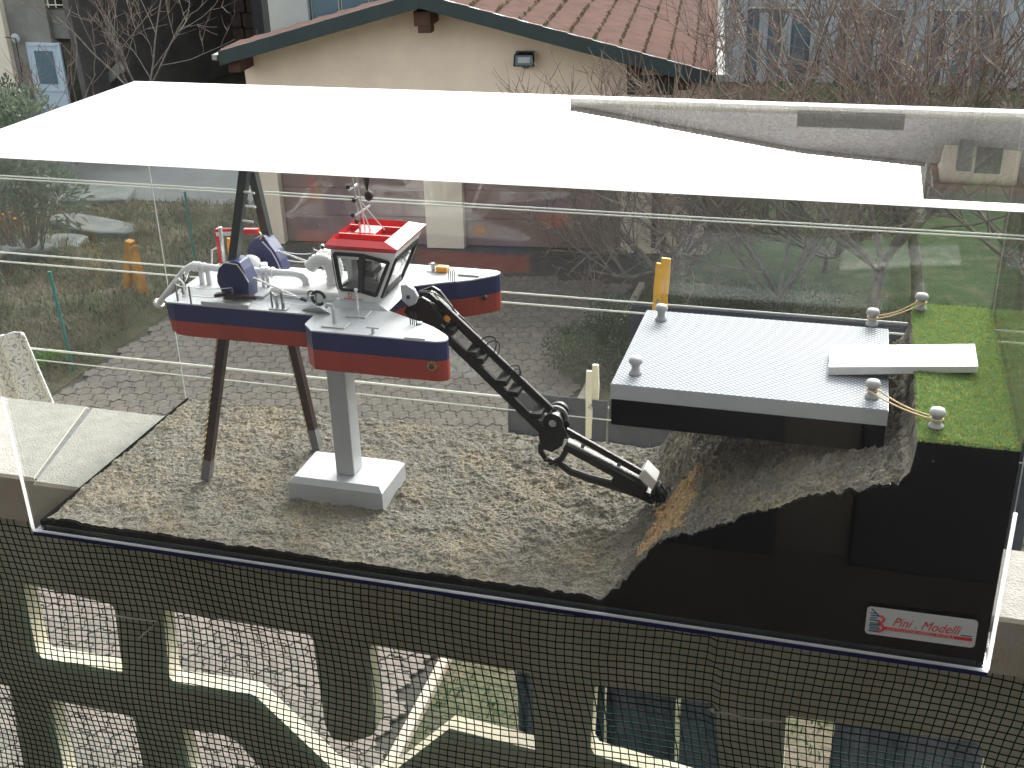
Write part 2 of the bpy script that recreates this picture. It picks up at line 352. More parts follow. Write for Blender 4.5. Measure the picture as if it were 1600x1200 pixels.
# --- balustrade: coping stones on a pierced concrete panel
bal = Grp('concrete_balustrade', (.4, .15, -1), 'pierced concrete balcony balustrade topped with pale stone coping under the display case', 'balustrade')
def slab(poly, top=-.0005, h=.078):
    b = MB(); n = len(poly); c = Vector((sum(p[0] for p in poly)/n, sum(p[1] for p in poly)/n)); e = .004
    ins = [(p[0]+(.004 if p[0] < c.x else -.004), p[1]+(.004 if p[1] < c.y else -.004)) for p in poly]
    b.add([(p[0], p[1], top-h) for p in poly]+[(p[0], p[1], top-e) for p in poly]+[(p[0], p[1], top) for p in ins],
          [tuple(range(n-1, -1, -1))]+[(i, (i+1) % n, n+(i+1) % n, n+i) for i in range(n)]+[(n+i, n+(i+1) % n, 2*n+(i+1) % n, 2*n+i) for i in range(n)])
    k = len(b.v); b.f.append(tuple(range(2*n, 3*n))); b.m.append(1)
    return b
for poly, tp in (([(-1.6, .124), (-.092, .124), (-.156, .356), (-1.6, .356)], -.002), ([(-.088, .114), (.95, .110), (.95, .35), (-.148, .353)], -.001), ([(.955, .106), (2.6, .100), (2.6, .262), (.955, .262)], -.002)):
    bal.part(slab(poly, tp), 'coping_stone', [M['stone_side'], M['stone']])
bal.part(MB().prism([(-.0945, .128), (-.084, .128), (-.144, .350), (-.1585, .350)], -.07, -.0035), 'joint_shade', M['asphalt'])  # grey fill paints the shadow in the gap between coping slabs
# pierced panel from a filled curve with holes
YW, TW = .132, .029
def hole(pts): return [xz(px, py, YW) for px, py in pts]
holes = [hole([(35, 911), (173, 944), (179, 952), (192, 1050), (66, 1028), (57, 1018)]),
         hole([(255, 952), (483, 992), (489, 1000), (508, 1133), (520, 1155), (545, 1160), (580, 1150), (588, 1140), (577, 1012), (582, 1008), (826, 1052), (831, 1060), (837, 1172), (702, 1138), (615, 1205), (560, 1222), (520, 1202), (400, 1088), (392, 1084), (272, 1066), (265, 1058)]),
         hole([(929, 1071), (1113, 1099), (1119, 1108), (1125, 1230), (1110, 1232), (930, 1180), (923, 1168)]),
         hole([(1228, 1118), (1525, 1160), (1535, 1170), (1560, 1330), (1330, 1330), (1300, 1320), (1222, 1230)]),
         hole([(78, 1093), (205, 1119), (210, 1124), (235, 1260), (120, 1250), (108, 1240)]),
         hole([(-60, 1058), (14, 1072), (40, 1205), (45, 1260), (-30, 1250)]),
         hole([(283, 1138), (350, 1148), (372, 1160), (460, 1260), (470, 1300), (315, 1290)]),
         hole([(760, 1200), (850, 1218), (862, 1330), (700, 1310), (690, 1260)]),
         hole([(-250, 868), (-95, 893), (-75, 1010), (-230, 985)]),
         hole([(1640, 1180), (1800, 1205), (1830, 1350), (1680, 1330)])]
cu = bpy.data.curves.new('panel', 'CURVE'); cu.dimensions = '2D'; cu.fill_mode = 'BOTH'; cu.extrude = TW/2; cu.bevel_depth = .0
for pts in [[(-1.7, -1.0), (2.7, -1.0), (2.7, -.0795), (-1.7, -.0795)]]+holes:
    s_ = cu.splines.new('POLY'); s_.points.add(len(pts)-1); s_.use_cyclic_u = True
    for p, q in zip(s_.points, pts): p.co = (q[0], q[1], 0, 1)
to = bpy.data.objects.new('panel', cu); COL.objects.link(to)
dg = bpy.context.evaluated_depsgraph_get(); me = bpy.data.meshes.new_from_object(to.evaluated_get(dg)); bpy.data.objects.remove(to)
me.transform(Matrix.Translation((0, YW+TW/2, 0)) @ Matrix.Rotation(R(90), 4, 'X')); me.materials.clear(); me.materials.append(M['wallc']); me.materials.append(M['stone'])
for p in me.polygons:
    p.material_index = 0
po = bpy.data.objects.new('pierced_panel', me); COL.objects.link(po); po.parent = bal.root; me.transform(bal.off)

# --- green plastic netting tied to the balustrade
def netpt(i, j):
    x = -.36+i*.01165; z = -.083-j*.0112
    x += .006*math.sin(z*21+x*3)+.004*math.sin(x*9+1)+ (z+.1)*.05*math.sin(x*5+.6)+.0012*noise.noise(Vector((x*40, z*40, 0)))
    z += .006*math.sin(x*7.3+.5)+.0035*math.sin(x*17)*(1+z*2)+.0012*noise.noise(Vector((x*40, z*40, 5)))-(.016*(x+.2) if x > .9 else .004)*.3
    y = .1275-.004-.004*(.5+.5*math.sin(x*11+z*9))
    return Vector((x, y, z))
NI, NJ = 158, 50; nb = MB(); r_ = .00088
for i in range(NI):
    nb.tube([netpt(i, j) for j in range(-1 if rnd.random() < .6 else 0, NJ)], r_, 4, 0)
for j in range(0, NJ):
    nb.tube([netpt(i, j) for i in range(NI)], r_, 4, 0)
tag(nb.build('garden_netting', M['netg']), 'dark green plastic square netting hung over the concrete balustrade', 'netting')
def wsx(px, py, y=.118): return PY(px, py, y)
sA = MB().tube([wsx(173, 961), wsx(205, 966), wsx(246, 971), wsx(232, 985), wsx(216, 999)], .0014, 5)
tag(sA.build('tie_string', M['string']), 'short pale string knotted through the netting between the two left openings', 'string', 'strings tying the netting')
sB = MB().tube([wsx(1108, 1107), wsx(1114, 1113), wsx(1130, 1113), wsx(1165, 1122), wsx(1222, 1128)], .0014, 5).ball(wsx(1113, 1109), .003)
tag(sB.build('tie_string', M['string']), 'pale string with a knot tied across the netting at lower right', 'string', 'strings tying the netting')

# ================================================================== GARAGE
TH = R(6.9); gar = thing('garage', (-7.42, 14.888, GZ), 'cream gabled garage with brown doors, terracotta tile roof and dark fascia', 'garage', rz=TH)
def gp(b, name, m, parent=None, **k): return b.build(name, m, parent or gar, **k)
SR, HR = 2.52, 3.82; sl_ = .262; DN = 9.0; DL = .25
def hr(s): return HR-abs(s-SR)*sl_
b = MB(); poly = [(-.32, 0), (-.32, hr(-.32)-.26), (SR, HR-.26), (6.5, hr(6.5)-.26), (6.5, 0)]
# front wall with two door openings, built from panels
b.box((-.32, 0, 0), (0, .3, 2.2)); b.box((2.28, 0, 0), (2.86, .3, 2.2)); b.box((5.24, 0, 0), (6.5, .3, 2.2))
b.yprism([(-.32, 2.2), (6.5, 2.2), (6.5, hr(6.5)-.24), (SR, HR-.24), (-.32, hr(-.32)-.24)], 0, .3)
b.box((-.32, .3, 0), (-.02, .45, hr(-.32)-.28)); b.box((6.2, .3, 0), (6.5, DN-.8, hr(6.5)-.28)); b.box((-.02, DN-1.1, 0), (6.2, DN-.8, 2.3))
gp(b, 'wall', M['cream'])
for s0, s1 in ((.003, 2.277), (2.863, 5.237)):
    d = gp(MB().box((s0, .16, 0), (s1, .2, 2.197)), 'garage_door', M['doorbrown'])
    for k in range(5):
        gp(MB().bbox((s0+.02, -.02, 0), (s1-.02, .416, .02), .008).__class__().box((s0+.02, .135, .01+k*.437), (s1-.02, .16, .437*(k+1)-.012)), 'door_panel', M['doorbrown'], d, bevel=.006)
gp(MB().box((5.69, -.06, .1), (5.77, -.003, 2.3)), 'downpipe', M['wood'], bevel=.02)
# roof: two slopes, rake boards, courses of ribbed tiles
b = MB()
for s0, s1, dn in ((SR, -.50, DL), (SR, 6.52, DN)):
    b.add([(s0, -.6, HR-.06), (s1, -.6, hr(s1)-.06), (s1, dn, hr(s1)-.06), (s0, dn, HR-.06), (s0, -.6, HR-.13), (s1, -.6, hr(s1)-.13), (s1, dn, hr(s1)-.13), (s0, dn, HR-.13)],
          ((0,1,2,3),(4,7,6,5),(0,4,5,1),(1,5,6,2),(2,6,7,3)))
roof = gp(b, 'roof', M['wood'])
for s0, s1 in ((SR, -.42), (SR, 6.46)):
    q = MB(); n1 = -.66; n0 = -.605
    P = [(s0, HR+.0), (s1, hr(s1)+.0), (s1, hr(s1)-.20), (s0, HR-.20)]
    q.yprism(P, n1, n0); gp(q, 'rake_board', M['fascia'], roof, bevel=.006)
gp(MB().bar((6.58, -.66, hr(6.58)-.05), (6.58, DN, hr(6.58)-.05), .12, .10), 'gutter', M['gutter'], roof, bevel=.01)
gp(MB().bar((-.50, -.62, hr(-.5)-.07), (-.50, DL, hr(-.5)-.07), .08, .08), 'gutter', M['gutter'], roof, bevel=.01)
CL = .345; NC = 12
for sgn in (-1, 1):
    for c in range(NC if sgn > 0 else 9):
        dn = DN if sgn > 0 else DL; b = MB(); a0 = c*CL; a1 = min((c+1)*CL+.03, 4.13 if sgn > 0 else 3.03); ca = 1/math.sqrt(1+sl_*sl_); nper = int((dn+.62)/.115)
        for k in range(nper*4+1):
            n = -.60+k*.115/4; rr = (-.022, .012, .040, .030)[k % 4]
            for a, lift in ((a0, .0), (a1, .030)):
                s = SR+sgn*a*ca; b.v.append((s, n, HR-.045-a*ca*sl_+lift+rr))
            s = SR+sgn*a1*ca; b.v.append((s, n, HR-.06-a1*ca*sl_-.004))
        for k in range(nper*4):
            i = k*3; b.f += [(i, i+1, i+4, i+3), (i+1, i+2, i+5, i+4)]; b.m += [1 if k % 4 in (0,) else 0, 1]  # valley faces get the darker colour, painting shade between the ribs
        # gable end face and mossy lip
        b.bar((SR+sgn*a0*ca, -.63, HR-.03-a0*ca*sl_), (SR+sgn*(a1-.02)*ca, -.63, HR-.015-(a1-.02)*ca*sl_), .05, .045, 2)
        lip = []
        for k in range(int(nper*1.15) if sgn > 0 else 0):
            n = -.55+k*.1; s = SR+sgn*(a1+.006)*ca; z = HR-.03-a1*ca*sl_
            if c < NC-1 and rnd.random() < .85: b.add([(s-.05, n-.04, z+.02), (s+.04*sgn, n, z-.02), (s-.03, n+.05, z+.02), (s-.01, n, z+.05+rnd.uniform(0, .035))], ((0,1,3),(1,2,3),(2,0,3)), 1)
        gp(b, 'tile_course', [M['tile'], M['tileedge_shade'], M['tile']], roof)
gp(MB().tube([(SR, n, HR+.01+.004*math.sin(n*15)) for n in [-.65+i*.2 for i in range(5)]], .08, 10), 'ridge_tiles', M['tile'], roof, smooth=True)
gp(MB().box((SR-.12, -.5, 3.36), (SR+.12, .0-.003, 3.56)), 'ridge_beam', M['wood'], roof, bevel=.01)
gp(MB().box((SR-.07, -.5, 3.27), (SR+.12, -.3, 3.36)), 'beam_end', M['wood'], roof, bevel=.01)
for s in (-.25, 5.42, 6.1): gp(MB().box((s-.09, -.55, hr(s)-.36), (s+.09, -.003, hr(s)-.14)), 'purlin_end', M['wood'], roof, bevel=.01)
gp(MB().box((5.3, -.012, 2.35), (5.95, -.002, 2.62)), 'dark_plate', M['barndark'])  # thin dark plate on the upper front wall
fl = Grp('floodlight', (0, 0, 0), 'black floodlight fixed on the cream gable of the garage', 'lamp'); fl.root.location = gar.location; fl.root.rotation_euler = gar.rotation_euler
fl.root.location = Vector(gar.location)+Matrix.Rotation(TH, 4, 'Z') @ Vector((3.87, -.01, 2.86))
fl.part(MB().add([(-.14, -.16, .07), (.14, -.16, .07), (.15, -.20, -.09), (-.15, -.20, -.09), (-.09, 0, .08), (.09, 0, .08), (.09, 0, -.05), (-.09, 0, -.05)], ((0,4,5,1),(3,2,6,7),(0,3,7,4),(1,5,6,2),(4,7,6,5))), 'housing', M['black'], bevel=.008)
fl.part(MB().add([(-.12, -.172, .06), (.12, -.172, .06), (.13, -.205, -.075), (-.13, -.205, -.075)], ((0, 3, 2, 1),)), 'lamp_glass', M['paneblue'])
fl.part(MB().add([(-.085, -.178, .035), (.085, -.178, .035), (.085, -.205, -.04), (-.085, -.205, -.04)], ((0, 3, 2, 1),)), 'reflector', M['silver'])
fl.part(MB().box((-.04, -.08, -.14), (.04, 0, -.09)), 'bracket', M['gutter'], bevel=.005)
for k in range(9): fl.part(MB().box((-.12+k*.03, -.15, .075), (-.112+k*.03, -.02, .1)), 'cooling_fin', M['black'])

# ================================================================== BACKGROUND LEFT: barn
YB = 23.0
barn = Grp('barn', (-15, YB, GZ), 'open-fronted grey concrete barn with dark interior behind the garage', 'barn')
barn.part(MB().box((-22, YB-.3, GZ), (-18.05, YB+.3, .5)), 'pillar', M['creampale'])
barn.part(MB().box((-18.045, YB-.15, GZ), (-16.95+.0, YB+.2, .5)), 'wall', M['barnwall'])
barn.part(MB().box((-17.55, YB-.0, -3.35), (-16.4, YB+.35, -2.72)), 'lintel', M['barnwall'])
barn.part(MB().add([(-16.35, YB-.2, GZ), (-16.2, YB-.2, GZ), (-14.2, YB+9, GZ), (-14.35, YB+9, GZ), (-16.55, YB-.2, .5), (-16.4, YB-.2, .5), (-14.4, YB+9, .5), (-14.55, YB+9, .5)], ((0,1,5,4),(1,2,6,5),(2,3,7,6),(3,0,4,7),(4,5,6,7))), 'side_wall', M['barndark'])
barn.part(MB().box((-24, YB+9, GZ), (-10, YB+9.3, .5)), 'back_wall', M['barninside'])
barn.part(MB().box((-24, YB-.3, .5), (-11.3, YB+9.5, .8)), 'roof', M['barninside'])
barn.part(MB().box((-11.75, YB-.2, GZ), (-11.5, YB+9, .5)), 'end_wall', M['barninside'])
f = MB().box((-17.62, YB-.22, GZ), (-16.72, YB-.155, -3.42)); dr = barn.part(f, 'door', M['doorblue'], bevel=.01)
barn.part(MB().box((-17.42, YB-.235, -4.35), (-16.93, YB-.222, -3.60)), 'pane', M['paneblue'], dr)
barn.part(MB().box((-17.55, YB-.24, -4.52), (-16.79, YB-.222, -4.47)), 'door_rail', M['doorblue'], dr)
barn.part(MB().box((-17.55, YB-.24, -3.49), (-16.79, YB-.222, -3.45)), 'door_rail', M['doorblue'], dr)
g_ = MB()
for k in range(6): g_.box((-17.5+k*.2, YB-.12, -2.65), (-17.48+k*.2, YB-.10, -1.6))
for k in range(4): g_.box((-17.55, YB-.13, -2.6+k*.25), (-16.4, YB-.115, -2.58+k*.25))
barn.part(g_, 'window_grille', M['creampale'])
cab = MB().tube([PY(8, 58, YB-.4), PY(24, 60, YB-.4), PY(33, 105, YB-.4), PY(38, 145, YB-.4)], .012, 5); barn.part(cab, 'cable', M['black'])
for p_ in ((24, 60), (40, 146)): barn.part(MB().ball(PY(*p_, YB-.35), .10, sq=(1.2, .3, 1.1)), 'cable_box', M['palewall'])
# stacked bales, one thing each
ORD = ['first', 'second', 'third', 'fourth', 'fifth', 'sixth']; ROW = ['bottom row', 'second row', 'third row', 'fourth row', 'fifth row', 'top row']
for r in range(6):
    for c in range(6-r):
        x = -15.2+c*.62+r*.05 - .1*(r % 2); x = x+ r*.0
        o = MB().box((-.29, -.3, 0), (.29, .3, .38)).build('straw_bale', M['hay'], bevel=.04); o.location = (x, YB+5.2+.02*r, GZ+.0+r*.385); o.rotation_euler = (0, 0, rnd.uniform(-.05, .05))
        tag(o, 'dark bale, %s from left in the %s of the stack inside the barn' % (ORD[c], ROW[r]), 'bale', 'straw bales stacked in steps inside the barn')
lad = MB().bar(PZ(160, 135, -4.6), PZ(190, 104, -4.0), .12, .25); tag(lad.build('trailer_rack', M['gutter'], bevel=.02), 'grey slatted metal rack leaning inside the dark barn opening', 'rack')
# pale building right of the barn
pb = thing('outbuilding', (-7.42, 14.888, GZ), 'pale plastered outbuilding with a blue-grey glazed front behind the left half of the garage', 'building', rz=TH)
MB().box((-.02, .46, 0), (.58, 7, 4.5)).build('wall', M['palewall'], pb)
MB().box((.581, .60, 0), (2.46, 7, 4.5)).build('wall', M['fascia'], pb)
for k in range(4):
    f_ = MB().box((.60+k*.46, .55, 2.4), (.60+k*.46+.44, .597, 4.4)).build('window', M['palewall'], pb, bevel=.01)
    for q in range(3): MB().box((.625+k*.46, .53, 2.45+q*.65), (.60+k*.46+.415, .548, 3.05+q*.65)).build('pane', M['paneblue'], f_)

# ================================================================== precast fence at the back right
pf = Grp('concrete_fence', (1, 28.8, GZ), 'tall weathered blue-grey precast concrete wall behind the lawn', 'wall')
xx = -2.4; k = 0
while xx < 9:
    pf.part(MB().box((xx, 28.72, GZ-.1), (xx+.62, 29.0, -1.6)), 'pilaster', M['concgrey'], bevel=.02)
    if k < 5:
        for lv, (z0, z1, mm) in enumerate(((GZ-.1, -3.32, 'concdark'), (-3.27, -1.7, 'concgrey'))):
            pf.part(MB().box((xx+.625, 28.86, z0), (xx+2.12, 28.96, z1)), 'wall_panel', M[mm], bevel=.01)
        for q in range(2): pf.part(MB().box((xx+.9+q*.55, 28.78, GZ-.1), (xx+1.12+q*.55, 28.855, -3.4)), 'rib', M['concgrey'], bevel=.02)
    xx += 2.125; k += 1
tag(MB().bbox((-2.0, 24.9, GZ), (1.2, 25.3, GZ+.14), .02).build('concrete_edging', M['stone_side']), 'low pale concrete edging strip across the lawn near the far wall', 'edging')
# big house across, seen mirrored in the lid of the case
nh = Grp('neighbour_house', (0, 34, GZ), 'large grey-roofed cream house that shows only as a reflection in the case lid', 'house')
nh.part(MB().box((-6.3, 33.2, GZ), (12, 44, 7.35)), 'wall', M['creampale'])
zr = lambda x: 7.9+(x+6.9)*.193
nb_ = MB().add([(-7.0, 32.4, 7.59), (14, 32.4, 7.59), (-.6, 36.5, 9.62), (14, 36.5, 9.95), (-7.0, 44, 7.62), (-.6, 44, 9.62), (3.06, 36.5, 9.86)], ((0,1,3,6,2),(0,2,5,4)))
rf = nh.part(nb_, 'roof', M['roofgrey'])
nh.part(MB().box((-7.0, 32.3, 7.36), (14, 44, 7.60)), 'eave', M['creampale'])
for i in range(68):
    t = i/42; p = Vector((-7.0, 32.4, 7.66)).lerp(Vector((-.6, 36.5, 9.66)), t) if t < 1 else Vector((-.6+(i-42)*.141, 36.5, 9.66+(i-42)*.0095))
    nh.part(MB().tube([p, p+(Vector((.17, .10, .048)) if t < 1 else Vector((.16, 0, .012)))], [.10, .075], 7), 'hip_tile', M['roofgrey'], rf)
tw = nh.part(MB().box((3.2, 37.2, 7.4), (14, 43, 11.2)), 'upper_storey', M['barnwall'])
dm = nh.part(MB().box((3.5, 35.2, 8.0), (5.6, 37.19, 10.1)), 'dormer', M['cream'])
nh.part(MB().box((4.4, 35.12, 9.0), (5.1, 35.197, 9.75)), 'dormer_window', M['barndark'], dm)
nh.part(MB().box((3.3, 35.0, 10.102), (5.8, 37.19, 10.3)), 'dormer_roof', M['tile'], dm)
nh.part(MB().box((3.85, 34.5, 8.0), (4.25, 34.9, 9.55)), 'chimney', M['barnwall'], rf)
nh.part(MB().box((-.6, 32.15, 7.50), (2.2, 32.29, 7.9)), 'sign_board', M['barnwall'])

# ================================================================== washing lines and laundry
LZ = -.045
for (y, z, lab) in ((1.735, LZ, 'farther strand of the highest double white washing line above the hull'), (1.715, LZ-.002, 'nearer strand of the highest double white washing line above the hull'),
               (1.122, LZ+.004, 'upper strand of the middle double washing line behind the dredger stern'), (1.090, LZ-.006, 'lower strand of the middle double washing line behind the dredger stern'),
               (.668, LZ-.012, 'thick strand of the lowest washing line that carries the light towel'), (.645, LZ-.024, 'thin slack strand just under the lowest washing line')):
    o = MB().tube([(x, y, z-.010*(1-((x-.7)/3.3)**2)) for x in [-2.6+i*.33 for i in range(21)]], .0022 if 'thin' not in lab else .0011, 6).build('washing_line', M['cable'], smooth=True)
    tag(o, lab, 'washing line', 'washing lines strung beyond the balustrade')
def cloth(x0, x1, y, zt, zb, seed, m, label, name='hanging_garment', fold=.02, legs=False, taper=0):
    nx, nz = 44, 40; b = MB()
    for j in range(nz+1):
        t = j/nz; z = zt+(zb-zt)*t
        for i in range(nx+1):
            u = i/nx; s = x0+(x1-x0)*u
            s += taper*t*(u-.5)
            a = fold*(.3+t)*(math.sin(u*14+seed)+.6*math.sin(u*31+seed*2.1+t*2))*.6+.006*noise.noise(Vector((u*9, t*9, seed)))
            off = -.006 if t > .03 else 0
            b.v.append((s+.004*noise.noise(Vector((t*6, u*4, seed))), y+off+a*min(1, t*6), z+.006*noise.noise(Vector((u*5, seed, 1)))*(t+.2)))
    for j in range(nz):
        for i in range(nx):
            if legs and j > nz*.28 and abs(i-nx/2+.5) < 1.2: continue
            k = j*(nx+1)+i; b.f.append((k, k+1, k+nx+2, k+nx+1)); b.m.append(0)
    o = b.build(name, m, smooth=True); md = o.modifiers.new('thick', 'SOLIDIFY'); md.thickness = .003
    return tag(o, label, 'laundry')
cloth(.47, .645, .662, -.052, -1.02, 1.3, M['clothdark'], 'dark blue garment on the lowest line at the white peg, left of the others')
cloth(.648, .93, .668, -.052, -1.05, 2.2, M['clothdark'], 'dark blue trousers hanging behind the raised platform and middle balustrade opening', legs=True)
cloth(1.075, 1.33, .664, -.052, -1.02, 3.1, M['clothdark'], 'dark blue garment hanging lowest right behind the black end of the diorama', fold=.012)
cloth(.60, 1.145, 1.115, -.052, -.62, 4.4, M['clothdark'], 'wide dark cloth on the middle line held by yellow pegs behind the silver platform', fold=.012)
# patterned towel at the left end
m = mat('towel', (.50, .49, .47), .95, bump=.8, bscale=300); n = m.node_tree
wv = n.nodes.new('ShaderNodeTexWave'); wv.inputs['Scale'].default_value = 30; wv.inputs['Distortion'].default_value = 20; wv.inputs['Detail'].default_value = 2.5; wv.inputs['Detail Scale'].default_value = 1.6
rp = n.nodes.new('ShaderNodeValToRGB'); rp.color_ramp.elements[0].color = (.26, .26, .28, 1); rp.color_ramp.elements[1].color = (.62, .61, .60, 1); rp.color_ramp.elements[0].position = .04; rp.color_ramp.elements[1].position = .16
tcn = [x for x in n.nodes if x.type == 'TEX_COORD'][0]; n.links.new(tcn.outputs['Object'], wv.inputs['Vector']); n.links.new(wv.outputs['Fac'], rp.inputs[0]); n.links.new(rp.outputs[0], n.nodes['Principled BSDF'].inputs['Base Color'])
b = MB(); nx, nz = 40, 30
for j in range(nz+1):
    t = j/nz
    for i in range(nx+1):
        u = i/nx; x = -.66+(.160+.050*t)*u; z = -.03-.17*t*(1.0) - .02*u*t
        b.v.append((x+.01*t, .655-.012-.02*t+.022*math.sin(u*21+1)*(.4+t*.6)+.004*math.sin(u*40), z+.008*math.sin(u*9)))
for j in range(nz):
    for i in range(nx): k = j*(nx+1)+i; b.f.append((k, k+1, k+nx+2, k+nx+1)); b.m.append(0)
o = b.build('towel', m, smooth=True); md = o.modifiers.new('thick', 'SOLIDIFY'); md.thickness = .006; tag(o, 'light grey towel with scribbled dark pattern hanging at the left end', 'towel')
def peg(px, pyt, pyb, y, m, label, group, lean=0, w=.0115, seed=0):
    a = PY(px, pyt, y); c = PY(px, pyb, y); h = a.z-c.z
    g = Grp('clothes_peg', (a.x, y, c.z), label, 'clothes peg', group)
    for s, dz, dx in ((-1, -.012, -.004), (1, 0, .006)):
        bb = MB(); T = Matrix.Translation((a.x+dx, y+s*.007, c.z)) @ Matrix.Rotation(s*.05, 4, 'X') @ Matrix.Rotation(lean, 4, 'Y')
        bb.yprism([(-w/2, 0), (w/2, 0), (w/2+.001, h*.35), (w/2-.0006, h*.5), (w/2+.001, h*.7), (w/2, h+dz), (-w/2, h+dz), (-w/2-.001, h*.6), (-w/2, h*.45)], -.0035, .0035)
        bb.v = [tuple(T @ Vector(v)) for v in bb.v]; g.part(bb, 'jaw', m, bevel=.001)
    g.part(MB().tube([(a.x, y-.012, c.z+h*.45), (a.x, y+.012, c.z+h*.45)], .004, 10), 'spring', M['steelrod'])
peg(1030, 402, 520, 1.11, M['yellow'], 'yellow plastic clothes peg on the middle line behind the silver platform', 'clothes pegs on the lines', lean=.05, w=.018)
peg(925, 569, 682, .662, M['pegw'], 'cream clothes peg gripping the dark cloth left of the silver platform', 'clothes pegs on the lines', w=.0105)

# ================================================================== THE DISPLAY CASE
L_, D_, H_ = 1.2, .397, .519; t_ = .004
case = Grp('acrylic_display_case', (.6, .2, 0), 'long clear acrylic display case covering the dredger diorama on the parapet', 'display case')
case.part(MB().box((t_, -.0, .001), (L_-t_, t_, H_-t_-.0005)), 'front_pane', M['acrylic'])
case.part(MB().box((t_, D_-t_, .001), (L_-t_, D_, H_-t_-.0005)), 'back_pane', M['acrylicback'])
case.part(MB().box((0, .0005, .001), (t_-.0005, D_-.0005, H_-t_-.0005)), 'left_pane', M['acrylic'])
case.part(MB().box((L_-t_+.0005, .0005, .001), (L_, D_-.0005, H_-t_-.0005)), 'right_pane', M['acrylic'])
case.part(MB().box((.001, .001, H_-t_), (L_-.001, D_-.001, H_)), 'top_pane', M['acrylictop'])
e = .0022  # white strips paint the light caught in the acrylic edges
case.part(MB().box((-e, -e, H_-.0068), (L_+e, -.0003, H_+.0003)), 'edge_strip', M['edgeglow'], bevel=.0007)
case.part(MB().box((-e, D_+.0003, H_-.004), (L_+e, D_+e, H_+.0004)), 'edge_strip', M['edgeglow'])
case.part(MB().box((-e, 0, H_-.004), (-.0003, D_, H_+.0003)), 'edge_strip', M['edgeglow'])
case.part(MB().box((L_+.0003, 0, H_-.004), (L_+e, D_, H_+.0003)), 'edge_strip', M['edgeglow'])
case.part(MB().box((-e, -e, .0002), (L_+e, -.0003, .0032)), 'edge_strip', M['edgeglow'])
case.part(MB().box((-e-.0008, -e-.0002, .0034), (.0009, -.0003, .20)), 'edge_strip', M['edgeglow'])
case.part(MB().box((L_-.0009, -e-.0002, .0034), (L_+e+.0008, -.0003, .20)), 'edge_strip', M['edgeglow'])
case.part(MB().box((-.0008, -.0008, .2002), (.0004, -.0003, H_-.007)), 'edge_strip', M['cable'])  # upper front edges greyer: the painted edge glow stops lower down
case.part(MB().box((L_-.0004, -.0008, .2002), (L_+.0008, -.0003, H_-.007)), 'edge_strip', M['cable'])
for x in (.0, L_): case.part(MB().box((x-.0007, D_-.0, .002), (x+.0007, D_+.0008, H_-.005)), 'edge_strip', M['cable'])

# ================================================================== DIORAMA BASE, SEABED
dio = Grp('diorama_base', (.6, .2, 0), 'black-sided diorama of grey gravel seabed rising to a grassed quay', 'diorama')
dio.part(MB().box((-.002, -.002, -.0005), (L_+.002, D_+.002, -.0065+.0005)), 'base_board', M['baseshadow'])  # navy colour paints the shadow line under the white front edge
FP = [(0, .012), (.70, .012), (.775, .012), (.795, .030), (.815, .064), (.844, .104), (.885, .124), (.933, .145), (.96, .160), (1.01, .186), (1.055, .197), (1.086, .210), (1.097, .225), (1.101, .262), (1.2, .262)]
def prof(x):
    for (a, za), (c, zc) in zip(FP, FP[1:]):
        if x <= c:
            return za+(zc-za)*max(0, x-a)/(c-a)
    return FP[-1][1]
def smooth(x): return sum(prof(x+d)*k for d, k in ((-.012, .2), (0, .6), (.012, .2))) if x < 1.085 else prof(x)
def hz(x, y):
    sx = x - .012*noise.noise(Vector((y*14, 2, 0))) if x < 1.08 else x
    z = smooth(sx)
    cx, cy = .80, .13                                   # pit cut by the cutter
    z -= .030*math.exp(-(((x-.826)/.026)**2+((y-.165)/.085)**2))*min(1, max(.1, (z-.012)/.02))
    rough = 1 if x < 1.09 else .2
    n1 = noise.fractal(Vector((x*22, y*22, 1+z*26)), .7, 2, 6)
    st_ = 1+1.6*(.79 < x < 1.095)
    n2 = noise.noise(Vector((x*120, y*120, 4+z*120)))*st_
    n3 = noise.noise(Vector((x*330, y*330, 8+z*330)))*st_
    amp = .0034+.0042*min(1, max(0, (x-.45)/.3))
    e = min(1, y/.02, (D_-y)/.02)
    return z+rough*(amp*n1*(.4+.6*e)+.0024*n2+.0014*n3)+.003
x0, x1, y0, y1 = .013, 1.1015, .0125, .390
NX, NY = 620, 215; b = MB()
for j in range(NY+1):
    for i in range(NX+1):
        x = x0+(x1-x0)*i/NX; y = y0+(y1-y0)*j/NY
        zz = hz(x, y); xo = .0045*noise.fractal(Vector((x*30, y*55, zz*70)), .8, 2, 4)*min(1, (D_-y)/.03, (y-.010)/.02) if 1.082 < x < 1.100 else 0
        b.v.append((x+xo, y, zz))
for j in range(NY):
    for i in range(NX): k = j*(NX+1)+i; b.f.append((k, k+1, k+NX+2, k+NX+1))
b.m = [0]*len(b.f)
